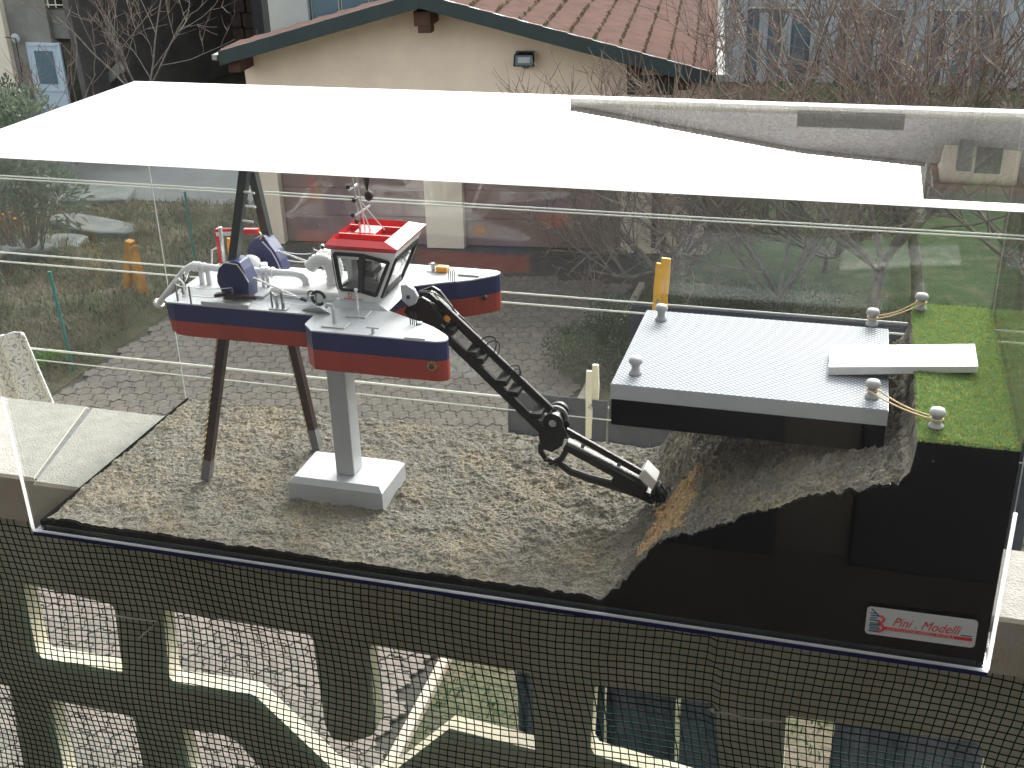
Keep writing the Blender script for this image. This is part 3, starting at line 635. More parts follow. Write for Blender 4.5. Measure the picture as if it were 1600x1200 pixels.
# seabed material: grey grit, gold grains, orange freshly cut strip
m = bpy.data.materials.new('seabed'); m.use_nodes = True; n = m.node_tree; P = n.nodes['Principled BSDF']; P.inputs['Roughness'].default_value = .95; P.inputs['Specular IOR Level'].default_value = .2
Lk = n.links.new; geo = n.nodes.new('ShaderNodeNewGeometry')
def nz(s_, d=4, r=.6):
    q = n.nodes.new('ShaderNodeTexNoise'); q.inputs['Scale'].default_value = s_; q.inputs['Detail'].default_value = d; q.inputs['Roughness'].default_value = r; Lk(geo.outputs['Position'], q.inputs['Vector']); return q
def ramp(src, cols):
    q = n.nodes.new('ShaderNodeValToRGB'); q.color_ramp.elements[0].position = cols[0][0]; q.color_ramp.elements[0].color = (*cols[0][1], 1); q.color_ramp.elements[1].position = cols[-1][0]; q.color_ramp.elements[1].color = (*cols[-1][1], 1)
    for p_, c_ in cols[1:-1]: e_ = q.color_ramp.elements.new(p_); e_.color = (*c_, 1)
    Lk(src, q.inputs[0]); return q
def mix(fac, a, c):
    q = n.nodes.new('ShaderNodeMixRGB')
    if isinstance(fac, float): q.inputs[0].default_value = fac
    else: Lk(fac, q.inputs[0])
    Lk(a, q.inputs[1]); Lk(c, q.inputs[2]); return q
base = ramp(nz(430, 5, .7).outputs['Fac'], [(.30, (.085, .074, .055)), (.46, (.15, .135, .108)), (.56, (.205, .185, .15)), (.72, (.32, .285, .22))])
grey = ramp(nz(380, 5, .7).outputs['Fac'], [(.30, (.085, .078, .068)), (.55, (.180, .170, .150)), (.75, (.30, .285, .25))])
vz = n.nodes.new('ShaderNodeTexVoronoi'); vz.inputs['Scale'].default_value = 330; Lk(geo.outputs['Position'], vz.inputs['Vector'])
gsel = ramp(vz.outputs['Color'], [(.52, (0, 0, 0)), (.60, (1, 1, 1))])
gcol = n.nodes.new('ShaderNodeRGB'); gcol.outputs[0].default_value = (.40, .32, .18, 1)
patch = ramp(nz(9, 4).outputs['Fac'], [(.44, (0, 0, 0)), (.64, (1, 1, 1))])
c1 = mix(patch.outputs[0], grey.outputs[0], base.outputs[0])
gm = n.nodes.new('ShaderNodeMath'); gm.operation = 'MULTIPLY'; Lk(gsel.outputs[0], gm.inputs[0])
gp2 = ramp(patch.outputs[0], [(0, (.15, .15, .15)), (1, (.42, .42, .42))]); Lk(gp2.outputs[0], gm.inputs[1])
c2 = mix(gm.outputs[0], c1.outputs[0], gcol.outputs[0])
sep = n.nodes.new('ShaderNodeSeparateXYZ'); Lk(geo.outputs['Position'], sep.inputs[0])
def mth(op, a, c=None):
    q = n.nodes.new('ShaderNodeMath'); q.operation = op
    for i_, v_ in ((0, a), (1, c)):
        if v_ is None: continue
        if isinstance(v_, (int, float)): q.inputs[i_].default_value = v_
        else: Lk(v_, q.inputs[i_])
    return q.outputs[0]
# orange strip: close to the line from the cutter down to the front of the cut
xm = mth('SUBTRACT', sep.outputs['X'], mth('ADD', .836, mth('MULTIPLY', mth('SUBTRACT', nz(40, 3).outputs['Fac'], .5), .05)))
d_ = mth('ABSOLUTE', xm); near = mth('LESS_THAN', d_, .027); yl = mth('MULTIPLY', mth('GREATER_THAN', sep.outputs['Y'], .03), mth('LESS_THAN', sep.outputs['Y'], .185))
wn = nz(160, 3); msk = mth('MULTIPLY', mth('MULTIPLY', near, yl), mth('GREATER_THAN', wn.outputs['Fac'], .38))
oc = ramp(nz(220, 4).outputs['Fac'], [(.3, (.30, .19, .09)), (.7, (.58, .42, .24))])
c3 = mix(msk, c2.outputs[0], oc.outputs[0]); Lk(c3.outputs[0], P.inputs['Base Color'])
bm_ = n.nodes.new('ShaderNodeBump'); bm_.inputs['Strength'].default_value = 1.0; bm_.inputs['Distance'].default_value = .0022
Lk(nz(420, 4, .7).outputs['Fac'], bm_.inputs['Height']); Lk(bm_.outputs[0], P.inputs['Normal'])
M['seabed'] = m
dio.part(b, 'seabed', m, smooth=False)
# sides: black skirts following the profile
for yy, nm in ((.0085, 'front_panel'), (.3905, 'back_panel')):
    s = MB(); N = 700
    for i in range(N+1):
        x = .004+(1.1975-.004)*i/N; zt = hz(x, y0 if yy < .1 else y1)-.0012 if x < 1.1 else .2655
        if x < .013: zt = .012
        for z in (0.0005, zt):
            s.v.append((x, yy, z)); s.v.append((x, yy+.0035 if yy < .1 else yy+.002, z))
    for i in range(N):
        k = i*4; s.f += [(k, k+4, k+6, k+2), (k+5, k+1, k+3, k+7), (k+2, k+6, k+7, k+3)]
    s.m = [0]*len(s.f); dio.part(s, nm, M['blackpanel'])
dio.part(MB().box((1.1940, .0125, .0005), (1.1955, .39, .2655)), 'end_panel', M['blackpanel'])
dio.part(MB().box((.0045, .0125, .0005), (.0125, .39, .012)), 'end_panel', M['blackpanel'])
dio.part(MB().box((.013, .006, .0002), (1.19, .0082, .006)), 'bottom_strip', M['darkgreen'])
dio.part(MB().box((1.1017, .0125, .255), (1.1935, .39, .2668)), 'quay_top', mat('quaytop', (.10, .16, .03), 1, var=.3, vscale=120))
# grit grains lying loose on the seabed
g = MB()
for i in range(9000):
    x = rnd.uniform(.02, 1.09); y = rnd.uniform(.014, .386)
    if x > .75 and rnd.random() < .5: continue
    z = hz(x, y); s_ = rnd.uniform(.0006, .0014)
    vs = [(x+rnd.uniform(-s_, s_), y+rnd.uniform(-s_, s_), z+rnd.uniform(-.2*s_, s_*1.3)) for _ in range(4)]
    g.add(vs, ((0,1,2),(0,2,3),(0,3,1),(1,3,2)), 0 if rnd.random() < .55 else 1)
o = dio.part(g, 'grit_grains', [M['gravel'], M['rock']]); tag(o, kind='stuff')
g = MB()
for i in range(34000):
    x = rnd.uniform(1.0995, 1.1975); y = rnd.uniform(.006, .394); h = rnd.uniform(.002, .0048); a = rnd.uniform(0, 6.28); w_ = .0007
    if y < .012 or x > 1.194 or x < 1.102: h *= .8
    dx, dy = math.cos(a)*w_, math.sin(a)*w_; lx, ly = rnd.uniform(-.0022, .0022), rnd.uniform(-.0022, .0022); zz = .2655
    mi = 1 if noise.noise(Vector((x*110, y*110, 0)))+rnd.uniform(-.5, .5) > .42 else 0
    g.add([(x-dx, y-dy, zz), (x+dx, y+dy, zz), (x+lx, y+ly, zz+h)], ((0, 1, 2),), mi)
o = dio.part(g, 'quay_grass', [M['modelgrass'], M['modelgrass2']]); tag(o, kind='stuff')
# maker's label on the front pane
lb = Grp('maker_label', PY(1353, 994, -.0025), 'white rounded maker sticker with red lettering low on the case front at right', 'label')
lb.root.location = (1.071, -.0006, .0275); lb.off = Matrix.Identity(4); lb.root.rotation_euler = (R(90), R(-.5), 0)
def rrect(w_, h_, r):
    pts = []
    for cx, cy, a0 in ((w_-r, r, -90), (w_-r, h_-r, 0), (r, h_-r, 90), (r, r, 180)):
        for k in range(5): a = R(a0+k*22.5); pts.append((cx+r*math.cos(a), cy+r*math.sin(a)))
    return pts
LW, LH = .1135, .036
lb.part(MB().prism(rrect(LW, LH, .0045), 0, .0005), 'backing', M['paper'])
def wr(txt, size, x, y, m, nm, shear=0, sx=1, z=.0007):
    me = text_mesh(txt, size, .00008, shear); me.transform(Matrix.Translation((x, y, z)) @ Matrix.Diagonal((sx, 1, 1, 1))); me.materials.clear(); me.materials.append(m)
    o = bpy.data.objects.new(nm, me); COL.objects.link(o); o.parent = lb.root; return o
lb.part(MB().box((.0195, .0085, .0006), (.110, .0126, .0009)), 'red_bar', M['inkred'])
wr('Pini . Modelli', .0165, .027, .0148, M['inkred'], 'lettering', .45, .80)
wr('COSTRUZIONE MODELLI IN SCALA', .0043, .0225, .0092, M['inkwhite'], 'lettering', 0, 1.02, .00105)
lb.part(MB().box((.098, .0140, .0006), (.109, .0152, .0008)), 'small_print', M['inkblue'])
q = MB()
for k, (yy, ww) in enumerate(((.004, .012), (.0062, .011), (.0084, .012), (.0106, .011), (.0128, .012), (.0150, .010), (.0185, .011), (.0215, .008), (.0245, .011), (.0275, .007))):
    q.box((.0035+.0006*(k % 3), yy, .0006), (.0035+ww, yy+.0013, .0008), k % 2)
q.add([(.004, .0335, .0007), (.0055, .0340, .0007), (.0135, .0262, .0007), (.0122, .0255, .0007)], ((3, 2, 1, 0),), 0)
lb.part(q, 'emblem', [M['inkblue'], M['inkteal']])
q = MB()
for cyy, rr in ((.0215, .0042), (.0105, .0046)):
    q.tube([(.0145+rr*math.cos(a), cyy+rr*1.05*math.sin(a), .0008) for a in [R(-110+k*20) for k in range(12)]], .0012, 6)
lb.part(q, 'emblem_curl', M['inkred'])

# ================================================================== PEDESTAL
st = Grp('display_stand', (.385, .18, .03), 'silver square post on a chamfered foot carrying the dredger above the seabed', 'stand')
st.part(MB().bbox((.312, .136, .008), (.449, .222, .047), .007), 'foot', M['silver'])
st.part(MB().box((.3735, .160, .0472), (.4000, .190, .2555)), 'post', M['silver'], bevel=.0015)

# ================================================================== DREDGER
DZ, HB, WLZ = .295, .244, .2705
dr = Grp('dredger', (.385, .2, DZ), 'model cutter dredger with navy and red hull, white cabin with red roof', 'dredger')
YC = .203
def hullblock(poly, name, bilge=None, deck=True):
    b = MB(); n = len(poly)
    b.prism(poly, WLZ, DZ-.0012, 0); b.prism(poly, HB, WLZ-.0003, 1)
    h = dr.part(b, name, [M['navy'], M['red']])
    c = Vector((sum(p[0] for p in poly)/n, sum(p[1] for p in poly)/n))
    dk = MB().prism([(c.x+(p[0]-c.x)*1.002, c.y+(p[1]-c.y)*1.002) for p in poly], DZ-.0010, DZ+.0008); dr.part(dk, 'deck', M['silver'], h)
    return h
def D(px, py): p = PZ(px, py, DZ); return (p.x, p.y)
near = [D(486, 517), D(560, 523.5), D(630, 530), D(680, 534.5), D(690, 534), D(697.5, 532.5), D(700.5, 529.5), D(699, 526), D(694, 522), D(678, 512), D(660, 504.5), D(642, 499), D(610, 487), D(600, 482)]
near += [(.452, .20), (.385, .20), D(492.5, 491.5), D(476.5, 507)]
nh_ = hullblock(near, 'sponson')
far = [(p[0], 2*YC-p[1]+.0) for p in near][::-1]
far = [(x-.004*(1 if x > .5 else 0), y) for x, y in far]
# the two blocks meet at the centre line: pull the far one back 1 mm
far = [(x, max(y, .2075)) for x, y in far]
fh = hullblock(far, 'sponson')
# main hull with rounded bilge at the stern
ST, EN = .172, .3855; HW = .0775
b = MB(); secs = [(ST-.004, .018, -.001), (ST-.002, .012, 0), (ST+.003, .006, 0), (ST+.012, .0015, 0), (ST+.026, 0, 0), (EN, 0, 0)]
def ring(x, lift, top):
    yy = HW-(.010 if x < ST-.001 else .003 if x < ST+.004 else 0)
    return [(x, YC-yy, HB+.006+lift), (x, YC+yy, HB+.006+lift), (x, YC+yy, WLZ), (x, YC+yy, DZ-.001), (x, YC-yy, DZ-.001), (x, YC-yy, WLZ)]
k0 = 0
for s_ in secs: b.v += ring(s_[0], s_[1], s_[2])
for i in range(len(secs)-1):
    a = i*6; c = a+6
    for (p, q_), mi in (((0, 1), 1), ((1, 2), 1), ((2, 3), 0), ((3, 4), 0), ((4, 5), 0), ((5, 0), 1)): b.f.append((a+p, a+q_, c+q_, c+p)); b.m.append(mi)
b.f += [(5, 2, 1, 0), (4, 3, 2, 5)]; b.m += [1, 0]; e_ = (len(secs)-1)*6; b.f.append((e_, e_+1, e_+2, e_+3, e_+4, e_+5)); b.m.append(1)
mh = dr.part(b, 'main_hull', [M['navy'], M['red']])
dr.part(MB().prism([(ST-.0045, YC-.066), (ST-.002, YC-.074), (ST+.004, YC-HW-.0004), (EN, YC-HW-.0004), (EN, YC+HW+.0004), (ST+.004, YC+HW+.0004), (ST-.002, YC+.074), (ST-.0045, YC+.066)], DZ-.0009, DZ+.0010), 'deck', M['silver'], mh)
dr.part(MB().box((.29, YC-.05, HB-.003), (.385, YC+.05, HB+.004)), 'keel_plate', M['silver'])
dr.part(MB().bbox((.30, .172, DZ+.0012), (.405, .245, DZ+.012), .002), 'engine_casing', M['white'])
# spuds: square poles with a chain down one edge
def spud(y, x0_, z0_, x1_, z1_, cx):
    d = Vector((x1_-x0_, 0, z1_-z0_)); 
    p = dr.part(MB().bar((x0_, y, z0_), (x0_+d.x*.60, y, z0_+d.z*.60), .0112, .0112, 0).bar((x0_+d.x*.6002, y, z0_+d.z*.6002), (x1_, y, z1_), .0110, .0110, 1), 'spud_pole', [M['maroon'], M['darkgreen']])
    dr.part(MB().bar((x0_-d.x*.002, y, z0_-d.z*.002), (x0_+d.x*.07, y, z0_+d.z*.07), .0118, .0118), 'spud_tip', M['tipgrey'], p)
    c = MB(); N = 46; off = d.normalized().cross(Vector((0, 1, 0)))*.0080*cx
    for i in range(N):
        t = .02+.46*i/N; q_ = Vector((x0_, y, z0_))+d*t+off; dd = d.normalized()*.0028
        ax = Vector((0, 1, 0)) if i % 2 else off.normalized()
        rr = .0024
        c.tube([q_+dd*math.sin(a)+ax*rr*math.cos(a) for a in [2*math.pi*k/6 for k in range(7)]], .0010, 4, cap=False)
    o = dr.part(c, 'chain', M['chain'], p)
    return p
spud(.155, .174, .018, .298, .478, 1)
spud(.275, .290, .018, .236, .455, 1)
for (yy, px, py) in ((.155, 386, 300), (.155, 384, 345), (.155, 388, 322)):
    q_ = PY(px, py, yy-.008); dr.part(MB().tube([q_-Vector((.004, 0, 0)), q_+Vector((.010, 0, -.001))], .0016, 6), 'spud_cleat', M['cable'])
# spud carriers (navy gussets) near and far
def gusset(y, pts, w_, edge):
    pl = [xz(px, py, y) for px, py in pts]
    g_ = dr.part(MB().yprism(pl[::-1], y-w_/2, y+w_/2), 'spud_carrier', M['navy'], bevel=.0012)
    for s_ in (-1, 1): dr.part(MB().tube([(xz(px, py, y)[0], y+s_*w_/2, xz(px, py, y)[1]) for px, py in edge], .0009, 5), 'carrier_rim', M['cable'], g_)
gusset(.152, [(346, 425), (349, 414), (356, 407), (370, 403), (381, 405), (388, 418), (395, 434), (396, 462), (356, 460), (352, 446), (347, 436)], .026, [(350, 409), (360, 405), (378, 408), (388, 422), (396, 436)])
gusset(.270, [(392, 388), (394, 378), (402, 370), (417, 364), (424, 374), (436, 390), (443, 404), (450, 424), (402, 424), (396, 402)], .024, [(416, 373), (430, 388), (438, 402), (446, 420)])
dr.part(MB().box((.228, .160, DZ+.001), (.296, .250, DZ+.005)), 'spud_carriage_bed', M['silver'])
for yy, p0, p1 in ((.150, (396, 434), (470, 466)), (.262, (434, 392), (487, 411))):
    a, c = PY(*p0, yy), PY(*p1, yy); dr.part(MB().tube([a, c], .0014, 8), 'hydraulic_rod', M['steelrod']); dr.part(MB().tube([c, c+(c-a)*.12], .0024, 8), 'rod_clevis', M['navy'])
dr.part(MB().box((.225, .125, DZ+.001), (.292, .134, DZ+.006)), 'carriage_rail', M['silver'], bevel=.001)
dr.part(MB().bar(PY(337, 461, .126), PY(352, 459, .126), .008, .004).bar(PY(352, 462, .128), PY(398, 464, .128), .006, .003).ball(PY(398, 465, .127), .0032), 'carriage_latch', M['maroon'])
# discharge pipe
YP = .195
def P(px, py, y=YP): return PY(px, py, y)
path = [P(249, 473, .190), P(262, 457, .190), P(278, 436), P(289, 422), P(300, 415.5), P(312, 416), P(340, 419.5), P(400, 423.5), P(462, 428), P(471, 431), P(477, 438), P(479, 447), P(479, 456)]
pp = dr.part(MB().tube(path, [.0044]*3+[.0048]*10, 12), 'discharge_pipe', M['white'], smooth=True)
a, c = path[0], path[1]; dd = (a-c).normalized()
dr.part(MB().tube([a-dd*.001, a+dd*.004], .0072, 14), 'pipe_flange', M['white'], pp)
for px, py in ((304, 416), (311, 416.5), (319, 418)): q_ = P(px, py); dr.part(MB().tube([q_-Vector((.0015, 0, 0)), q_+Vector((.0015, 0, 0))], .0070, 14), 'pipe_flange', M['white'], pp)
for px, py in ((412, 424.5), (418, 425), (426, 425.5)): q_ = P(px, py); dr.part(MB().tube([q_-Vector((.0014, 0, 0)), q_+Vector((.0014, 0, 0))], .0072, 14), 'pipe_flange', M['white'], pp)
q_ = P(479, 455); dr.part(MB().tube([q_-Vector((0, 0, .001)), q_+Vector((0, 0, .003))], .0078, 14), 'pipe_flange', M['white'], pp)
for px in (313, 324): q_ = P(px, 420); dr.part(MB().bar(q_, Vector((q_.x, q_.y, DZ)), .004, .0055), 'pipe_support', M['white'])
for px in (411, 418): q_ = P(px, 424); dr.part(MB().bar(q_+Vector((0, 0, .006)), Vector((q_.x, q_.y, DZ)), .006, .0042), 'pipe_support', M['white'])
q_ = P(412, 411, .21); dr.part(MB().tube([q_, q_-Vector((0, 0, .012))], .005, 12), 'pipe_stub', M['white'])
q_ = P(392, 410, .235); dr.part(MB().ball(q_, .0115, sq=(1.2, 1, .9)), 'valve_body', M['hose'], smooth=True)
for dy_, sp in ((.0, ((484, 418), (496, 406), (511, 409), (519, 425), (520, 452))), (.022, ((497, 408), (507, 399), (520, 403), (526, 418), (527, 442)))):
    ctl = [PY(px, py, .205+dy_) for px, py in sp]; pts = []
    for i in range(len(ctl)-1):
        p0, p1, p2, p3 = ctl[max(i-1, 0)], ctl[i], ctl[i+1], ctl[min(i+2, len(ctl)-1)]
        for k in range(8):
            t = k/8; pts.append(.5*((2*p1)+(p2-p0)*t+(2*p0-5*p1+4*p2-p3)*t*t+(3*p1-p0-3*p2+p3)*t**3))
    dr.part(MB().tube(pts, [.0082+(.0009 if k % 2 else -.0007) for k in range(len(pts))], 14), 'corrugated_hose', M['hose'], smooth=True)
# red deck crane at the stern with a silver post
YR = .245
cr = dr.part(MB().bar(P(348, 412, YR), P(339.5, 362, YR), .006, .006), 'crane_post', M['brightred'])
dr.part(MB().bar(P(338, 361, YR), P(404, 361, YR), .006, .007), 'crane_boom', M['brightred'], cr)
dr.part(MB().tube([P(350, 408, YR-.01), P(344, 355, YR-.01)], .0028, 8), 'silver_post', M['steelrod'])
dr.part(MB().bar(P(338, 366, YR-.0045), P(362, 365, YR-.0045), .002, .005), 'white_plate', M['white'], cr)
dr.part(MB().tube([P(346, 357, YR), P(375, 356.5, YR)], .0012, 6), 'boom_rod', M['cable'], cr)
dr.part(MB().tube(arc(P(405, 363, YR), P(412, 368, YR), P(406, 374, YR)), .0009, 5), 'hook', M['chain'], cr)
dr.part(MB().bar(P(357, 372, YR+.004), P(360, 412, YR+.004), .004, .003), 'crane_ram', M['orange'], cr)
dr.part(MB().tube([P(331, 414, YR), P(331, 391, YR), P(341, 386, YR)], .0013, 6), 'stern_davit', M['white'])
# railings
def rail(pts, h, nm='railing', sag=.002, mid=True, z0=None):
    root = None; tops = []
    for px, py in pts:
        q_ = PZ(px, py, DZ+.001); tops.append(q_+Vector((0, 0, h)))
    b = MB()
    for q_ in tops: b.tube([q_, (q_.x, q_.y, DZ)], .0012, 6)
    root = dr.part(b, nm, M['tipgrey'])
    w1 = MB()
    for lv in ((1, .52) if mid else (1,)):
        for a, c in zip(tops, tops[1:]):
            a_, c_ = Vector((a.x, a.y, DZ+h*lv)), Vector((c.x, c.y, DZ+h*lv)); w1.tube([a_.lerp(c_, t)-Vector((0, 0, sag*4*t*(1-t))) for t in (0, .25, .5, .75, 1)], .0006, 4)
    dr.part(w1, 'railing_wire', M['cable'], root)
rail([(278, 470), (299, 475), (366, 476)], .024)
rail([(426, 482), (442, 485), (496, 488)], .024, sag=.003)
rail([(290, 452), (296, 437)], .022); rail([(286, 462), (278, 466)], .02)
rail([(493, 420), (505, 422), (517, 425), (531, 427)], .03, mid=False)
rail([(410, 418), (446, 418), (490, 421)], .024)
dr.part(MB().tube([PZ(290, 463, DZ), PZ(290, 463, DZ)+Vector((-.001, 0, .018)), PZ(290, 463, DZ)+Vector((-.006, 0, .024)), PZ(290, 463, DZ)+Vector((-.012, 0, .020))], .0018, 7), 'vent_pipe', M['white'])
for px, py in ((434, 484),): 
    q_ = PZ(px, py, DZ); dr.part(MB().tube([q_, q_+Vector((0, 0, .02))], .0022, 7).box((q_.x-.010, q_.y-.004, DZ+.001), (q_.x+.014, q_.y+.004, DZ+.0025)), 'bitt', M['silver'])
    q_ = PZ(444, 484, DZ); dr.part(MB().tube([q_, q_+Vector((0, 0, .026))], .0016, 7), 'bitt', M['silver'])
# slim silver winch bracket with coil, hatch, davit, cleats on the near sponson
q_ = PZ(490, 481, DZ); dr.part(MB().add([tuple(PZ(471, 484, DZ+.002)), tuple(PZ(516, 490, DZ+.002)), tuple(PZ(512, 481, DZ+.002)), tuple(PZ(480, 476, DZ+.002)), tuple(PZ(488, 476, DZ+.012)), tuple(PZ(499, 480, DZ+.012))], ((0,1,5,4),(1,2,5),(2,3,4,5),(3,0,4))), 'winch_bracket', M['silver'])
c_ = PY(496, 467, .135); dr.part(MB().tube([c_+Vector((.0085*math.cos(a), .003, .0085*math.sin(a))) for a in [2*math.pi*k/14 for k in range(13)]], .0022, 7), 'cable_coil', M['black'])
c_ = PY(486, 463, .145); dr.part(MB().tube([c_+Vector((.006*math.cos(a), .003, .006*math.sin(a))) for a in [2*math.pi*k/14 for k in range(9)]], .0012, 6), 'cable_coil', M['black'])
def plate(px, py, sx, sy, h=.0016, nm='hatch', m='silver', z=DZ+.0012):
    q_ = PZ(px, py, z); dr.part(MB().bbox((q_.x-sx, q_.y-sy, z), (q_.x+sx, q_.y+sy, z+h), .0005), nm, M[m]); return q_
plate(525, 508, .0155, .010); q_ = PZ(523, 508, DZ)
dr.part(MB().tube([q_, q_+Vector((0, 0, .021)), q_+Vector((-.002, 0, .026)), q_+Vector((-.007, 0, .027)), q_+Vector((-.009, 0, .022))], .0023, 8), 'gooseneck_vent', M['silver'])
plate(561, 491, .013, .012); q_ = PZ(561, 496, DZ); dr.part(MB().tube([q_, q_+Vector((-.001, 0, .034))], .0016, 7).ball(q_+Vector((-.001, 0, .036)), .0026), 'signal_post', M['steelrod'])
q_ = PZ(583, 522, DZ); dr.part(MB().tube([q_, q_+Vector((0, 0, .008))], .0022, 8).tube([q_+Vector((-.008, 0, .008)), q_+Vector((.008, 0, .008))], .0011, 6), 'cross_bitt', M['silver'])
plate(651, 526, .013, .007, .001); plate(736, 427, .015, .012, .002)
for (px, py) in ((643, 508), (649, 510), (703, 440), (709, 441)):
    q_ = PZ(px, py, DZ); k = MB().tube([q_+Vector((-.0012, 0, 0)), q_+Vector((-.0012, 0, .015)), q_+Vector((0, 0, .0175)), q_+Vector((.0014, 0, .015)), q_+Vector((.0014, 0, 0))], .0007, 5); dr.part(k, 'ladder_hoop', M['blackm'])
q_ = PZ(656, 507, DZ); dr.part(MB().tube([q_, q_+Vector((0, 0, .003))], .0035, 12), 'deck_cap', M['silver'])
q_ = PZ(677, 425, DZ); dr.part(MB().tube([q_, q_+Vector((0, 0, .013))], .0028, 10).box((q_.x-.009, q_.y-.004, DZ+.001), (q_.x+.009, q_.y+.004, DZ+.002)).tube([q_+Vector((-.006, 0, .011)), q_+Vector((.006, 0, .011))], .001, 6), 'cross_bitt', M['silver'])
q_ = PZ(693, 421, DZ+.004); dr.part(MB().box((q_.x-.010, q_.y-.006, DZ+.001), (q_.x+.007, q_.y+.006, DZ+.009)), 'orange_winch', M['orange'], bevel=.002)
for px, py, yy in ((675, 572, near[2][1]), (757, 465, 2*YC-near[3][1]-.024)):
    pass
hy = near[2][1]; q_ = PY(675, 572, hy-.001); dr.part(MB().tube([Vector((q_.x, hy+.001, q_.z)), Vector((q_.x, hy-.0025, q_.z))], .0058, 14), 'bow_roller', M['chain']); dr.part(MB().ball((q_.x, hy-.003, q_.z), .0032), 'roller_hub', M['maroon'])
q_ = PY(757, 465, .292); dr.part(MB().ball(q_, .0042), 'bow_roller', M['maroon'])
# cabin pedestal
def trap(a, c, z0, z1, mi=0, mb=None):
    mb = mb or MB(); return mb.add([(x, y, z0) for x, y in a]+[(x, y, z1) for x, y in c], ((3,2,1,0),(4,5,6,7),(0,1,5,4),(1,2,6,5),(2,3,7,6),(3,0,4,7)), mi)
dr.part(trap([(.388, .155), (.470, .155), (.470, .250), (.388, .250)], [(.397, .163), (.450, .163), (.455, .243), (.397, .243)], DZ+.001, .3035), 'cabin_pedestal', M['silver'])
for s_ in (-1,):
    yy = YC+s_*.028; pl = [xz(px, py, YC-.028) for px, py in ((629, 468), (626, 445), (636, 444), (648, 452), (654, 463), (650, 474), (640, 478))]
    dr.part(MB().yprism(pl[::-1], yy-.003, yy+.003), 'ladder_bearing', M['silver'], bevel=.0008)
q_ = PY(638, 464, YC-.0325); dr.part(MB().box((q_.x-.002, q_.y-.002, q_.z-.002), (q_.x+.002, q_.y, q_.z+.002)), 'bearing_pin', M['black'])
# cabin: corner frame leaning outwards, panes set in
YN, YF = .1625, .2435; zb, zw0, zw1, zt = .3037, .314, .3605, .372
def cabx(z, side):   # x of the near-side outline at height z
    t = (z-zb)/(zt-zb)
    return (.4015+(.3985-.4015)*t) if side < 0 else (.4535+(.4850-.4535)*t)
def cy_(z, side): t = (z-zb)/(zt-zb); return (YN-.006*t) if side < 0 else (YF+.004*t)
def C4(z, inset=0): return [(cabx(z, -1)+inset, cy_(z, -1)+inset), (cabx(z, 1)-inset, cy_(z, -1)+inset), (cabx(z, 1)-inset, cy_(z, 1)-inset), (cabx(z, -1)+inset, cy_(z, 1)-inset)]
cb = MB(); trap(C4(zb), C4(zw0), zb, zw0, 0, cb); trap(C4(zw1), C4(zt), zw1, zt, 0, cb)
for i in range(4):     # corner posts
    a = C4(zw0)[i]; c = C4(zw1)[i]; sx = 1 if i in (0, 3) else -1; sy = 1 if i in (0, 1) else -1; w_ = .0048
    A = [(a[0], a[1]), (a[0]+sx*w_, a[1]), (a[0]+sx*w_, a[1]+sy*w_), (a[0], a[1]+sy*w_)]; B = [(c[0], c[1]), (c[0]+sx*w_, c[1]), (c[0]+sx*w_, c[1]+sy*w_), (c[0], c[1]+sy*w_)]
    if sx*sy < 0: A, B = A[::-1], B[::-1]
    trap(A, B, zw0, zw1, 0, cb)
cabn = dr.part(cb, 'cabin', M['white'])
dr.part(trap(C4(zw0, .004), C4(zw0+.012, .012), zw0, zw0+.012), 'cabin_floor', M['interior'], cabn)
def winframe(pts, name, split=None):   # quad in 3D: outer corners; frame bars and a pane
    pts = [Vector(p) for p in pts]; f_ = MB()
    for a, c in zip(pts, pts[1:]+pts[:1]): f_.tube([a, c], .0028, 4)
    if split: f_.tube([pts[0].lerp(pts[1], split), pts[3].lerp(pts[2], split)], .0026, 4)
    fo = dr.part(f_, name, M['black'], cabn)
    dr.part(MB().add(pts, (tuple(range(len(pts))),)), 'pane', M['winglass'], cabn)
e1 = .0012
def nearP(u, z): x_ = cabx(z, -1)+.005+u*(cabx(z, 1)-cabx(z, -1)-.010); return (x_, cy_(z, -1)-e1, z)
winframe([nearP(0, .3195), nearP(.55, .3185), nearP(1, .3135), nearP(1, .3600), nearP(.5, .3672), nearP(0, .3672)], 'window_frame')
fo = MB().bar(nearP(.54, .3185), nearP(.50, .3672), .0030, .0095); dr.part(fo, 'window_frame', M['black'], cabn)
def rightP(v, z): y_ = cy_(z, -1)+.006+v*(cy_(z, 1)-cy_(z, -1)-.012); return (cabx(z, 1)+e1, y_, z)
winframe([rightP(0, .3095), rightP(1, .3095), rightP(1, .362), rightP(0, .362)], 'window_frame')
def leftP(v, z): y_ = cy_(z, -1)+.006+v*(cy_(z, 1)-cy_(z, -1)-.012); return (cabx(z, -1)-e1, y_, z)
winframe([leftP(0, .316), leftP(1, .316), leftP(1, .362), leftP(0, .362)], 'window_frame')
def farP(u, z): x_ = cabx(z, -1)+.006+u*(cabx(z, 1)-cabx(z, -1)-.013); return (x_, cy_(z, 1)+e1, z)
winframe([farP(0, .316), farP(1, .316), farP(1, .362), farP(0, .362)], 'window_frame')
# seat and console inside
dr.part(MB().box((.420, .190, .314), (.438, .220, .334)).box((.418, .188, .334), (.426, .220, .358)), 'operator_seat', M['blackm'], cabn, bevel=.001)
dr.part(MB().box((.452, .178, .314), (.462, .226, .328)).box((.440, .175, .314), (.450, .184, .326)).tube([(.446, .18, .326), (.448, .18, .333)], .0008, 5).ball((.448, .18, .334), .0016), 'console', M['interior'], cabn)
dr.part(MB().box((.405, .185, .314), (.412, .235, .355)), 'cabinet', M['white'], cabn)
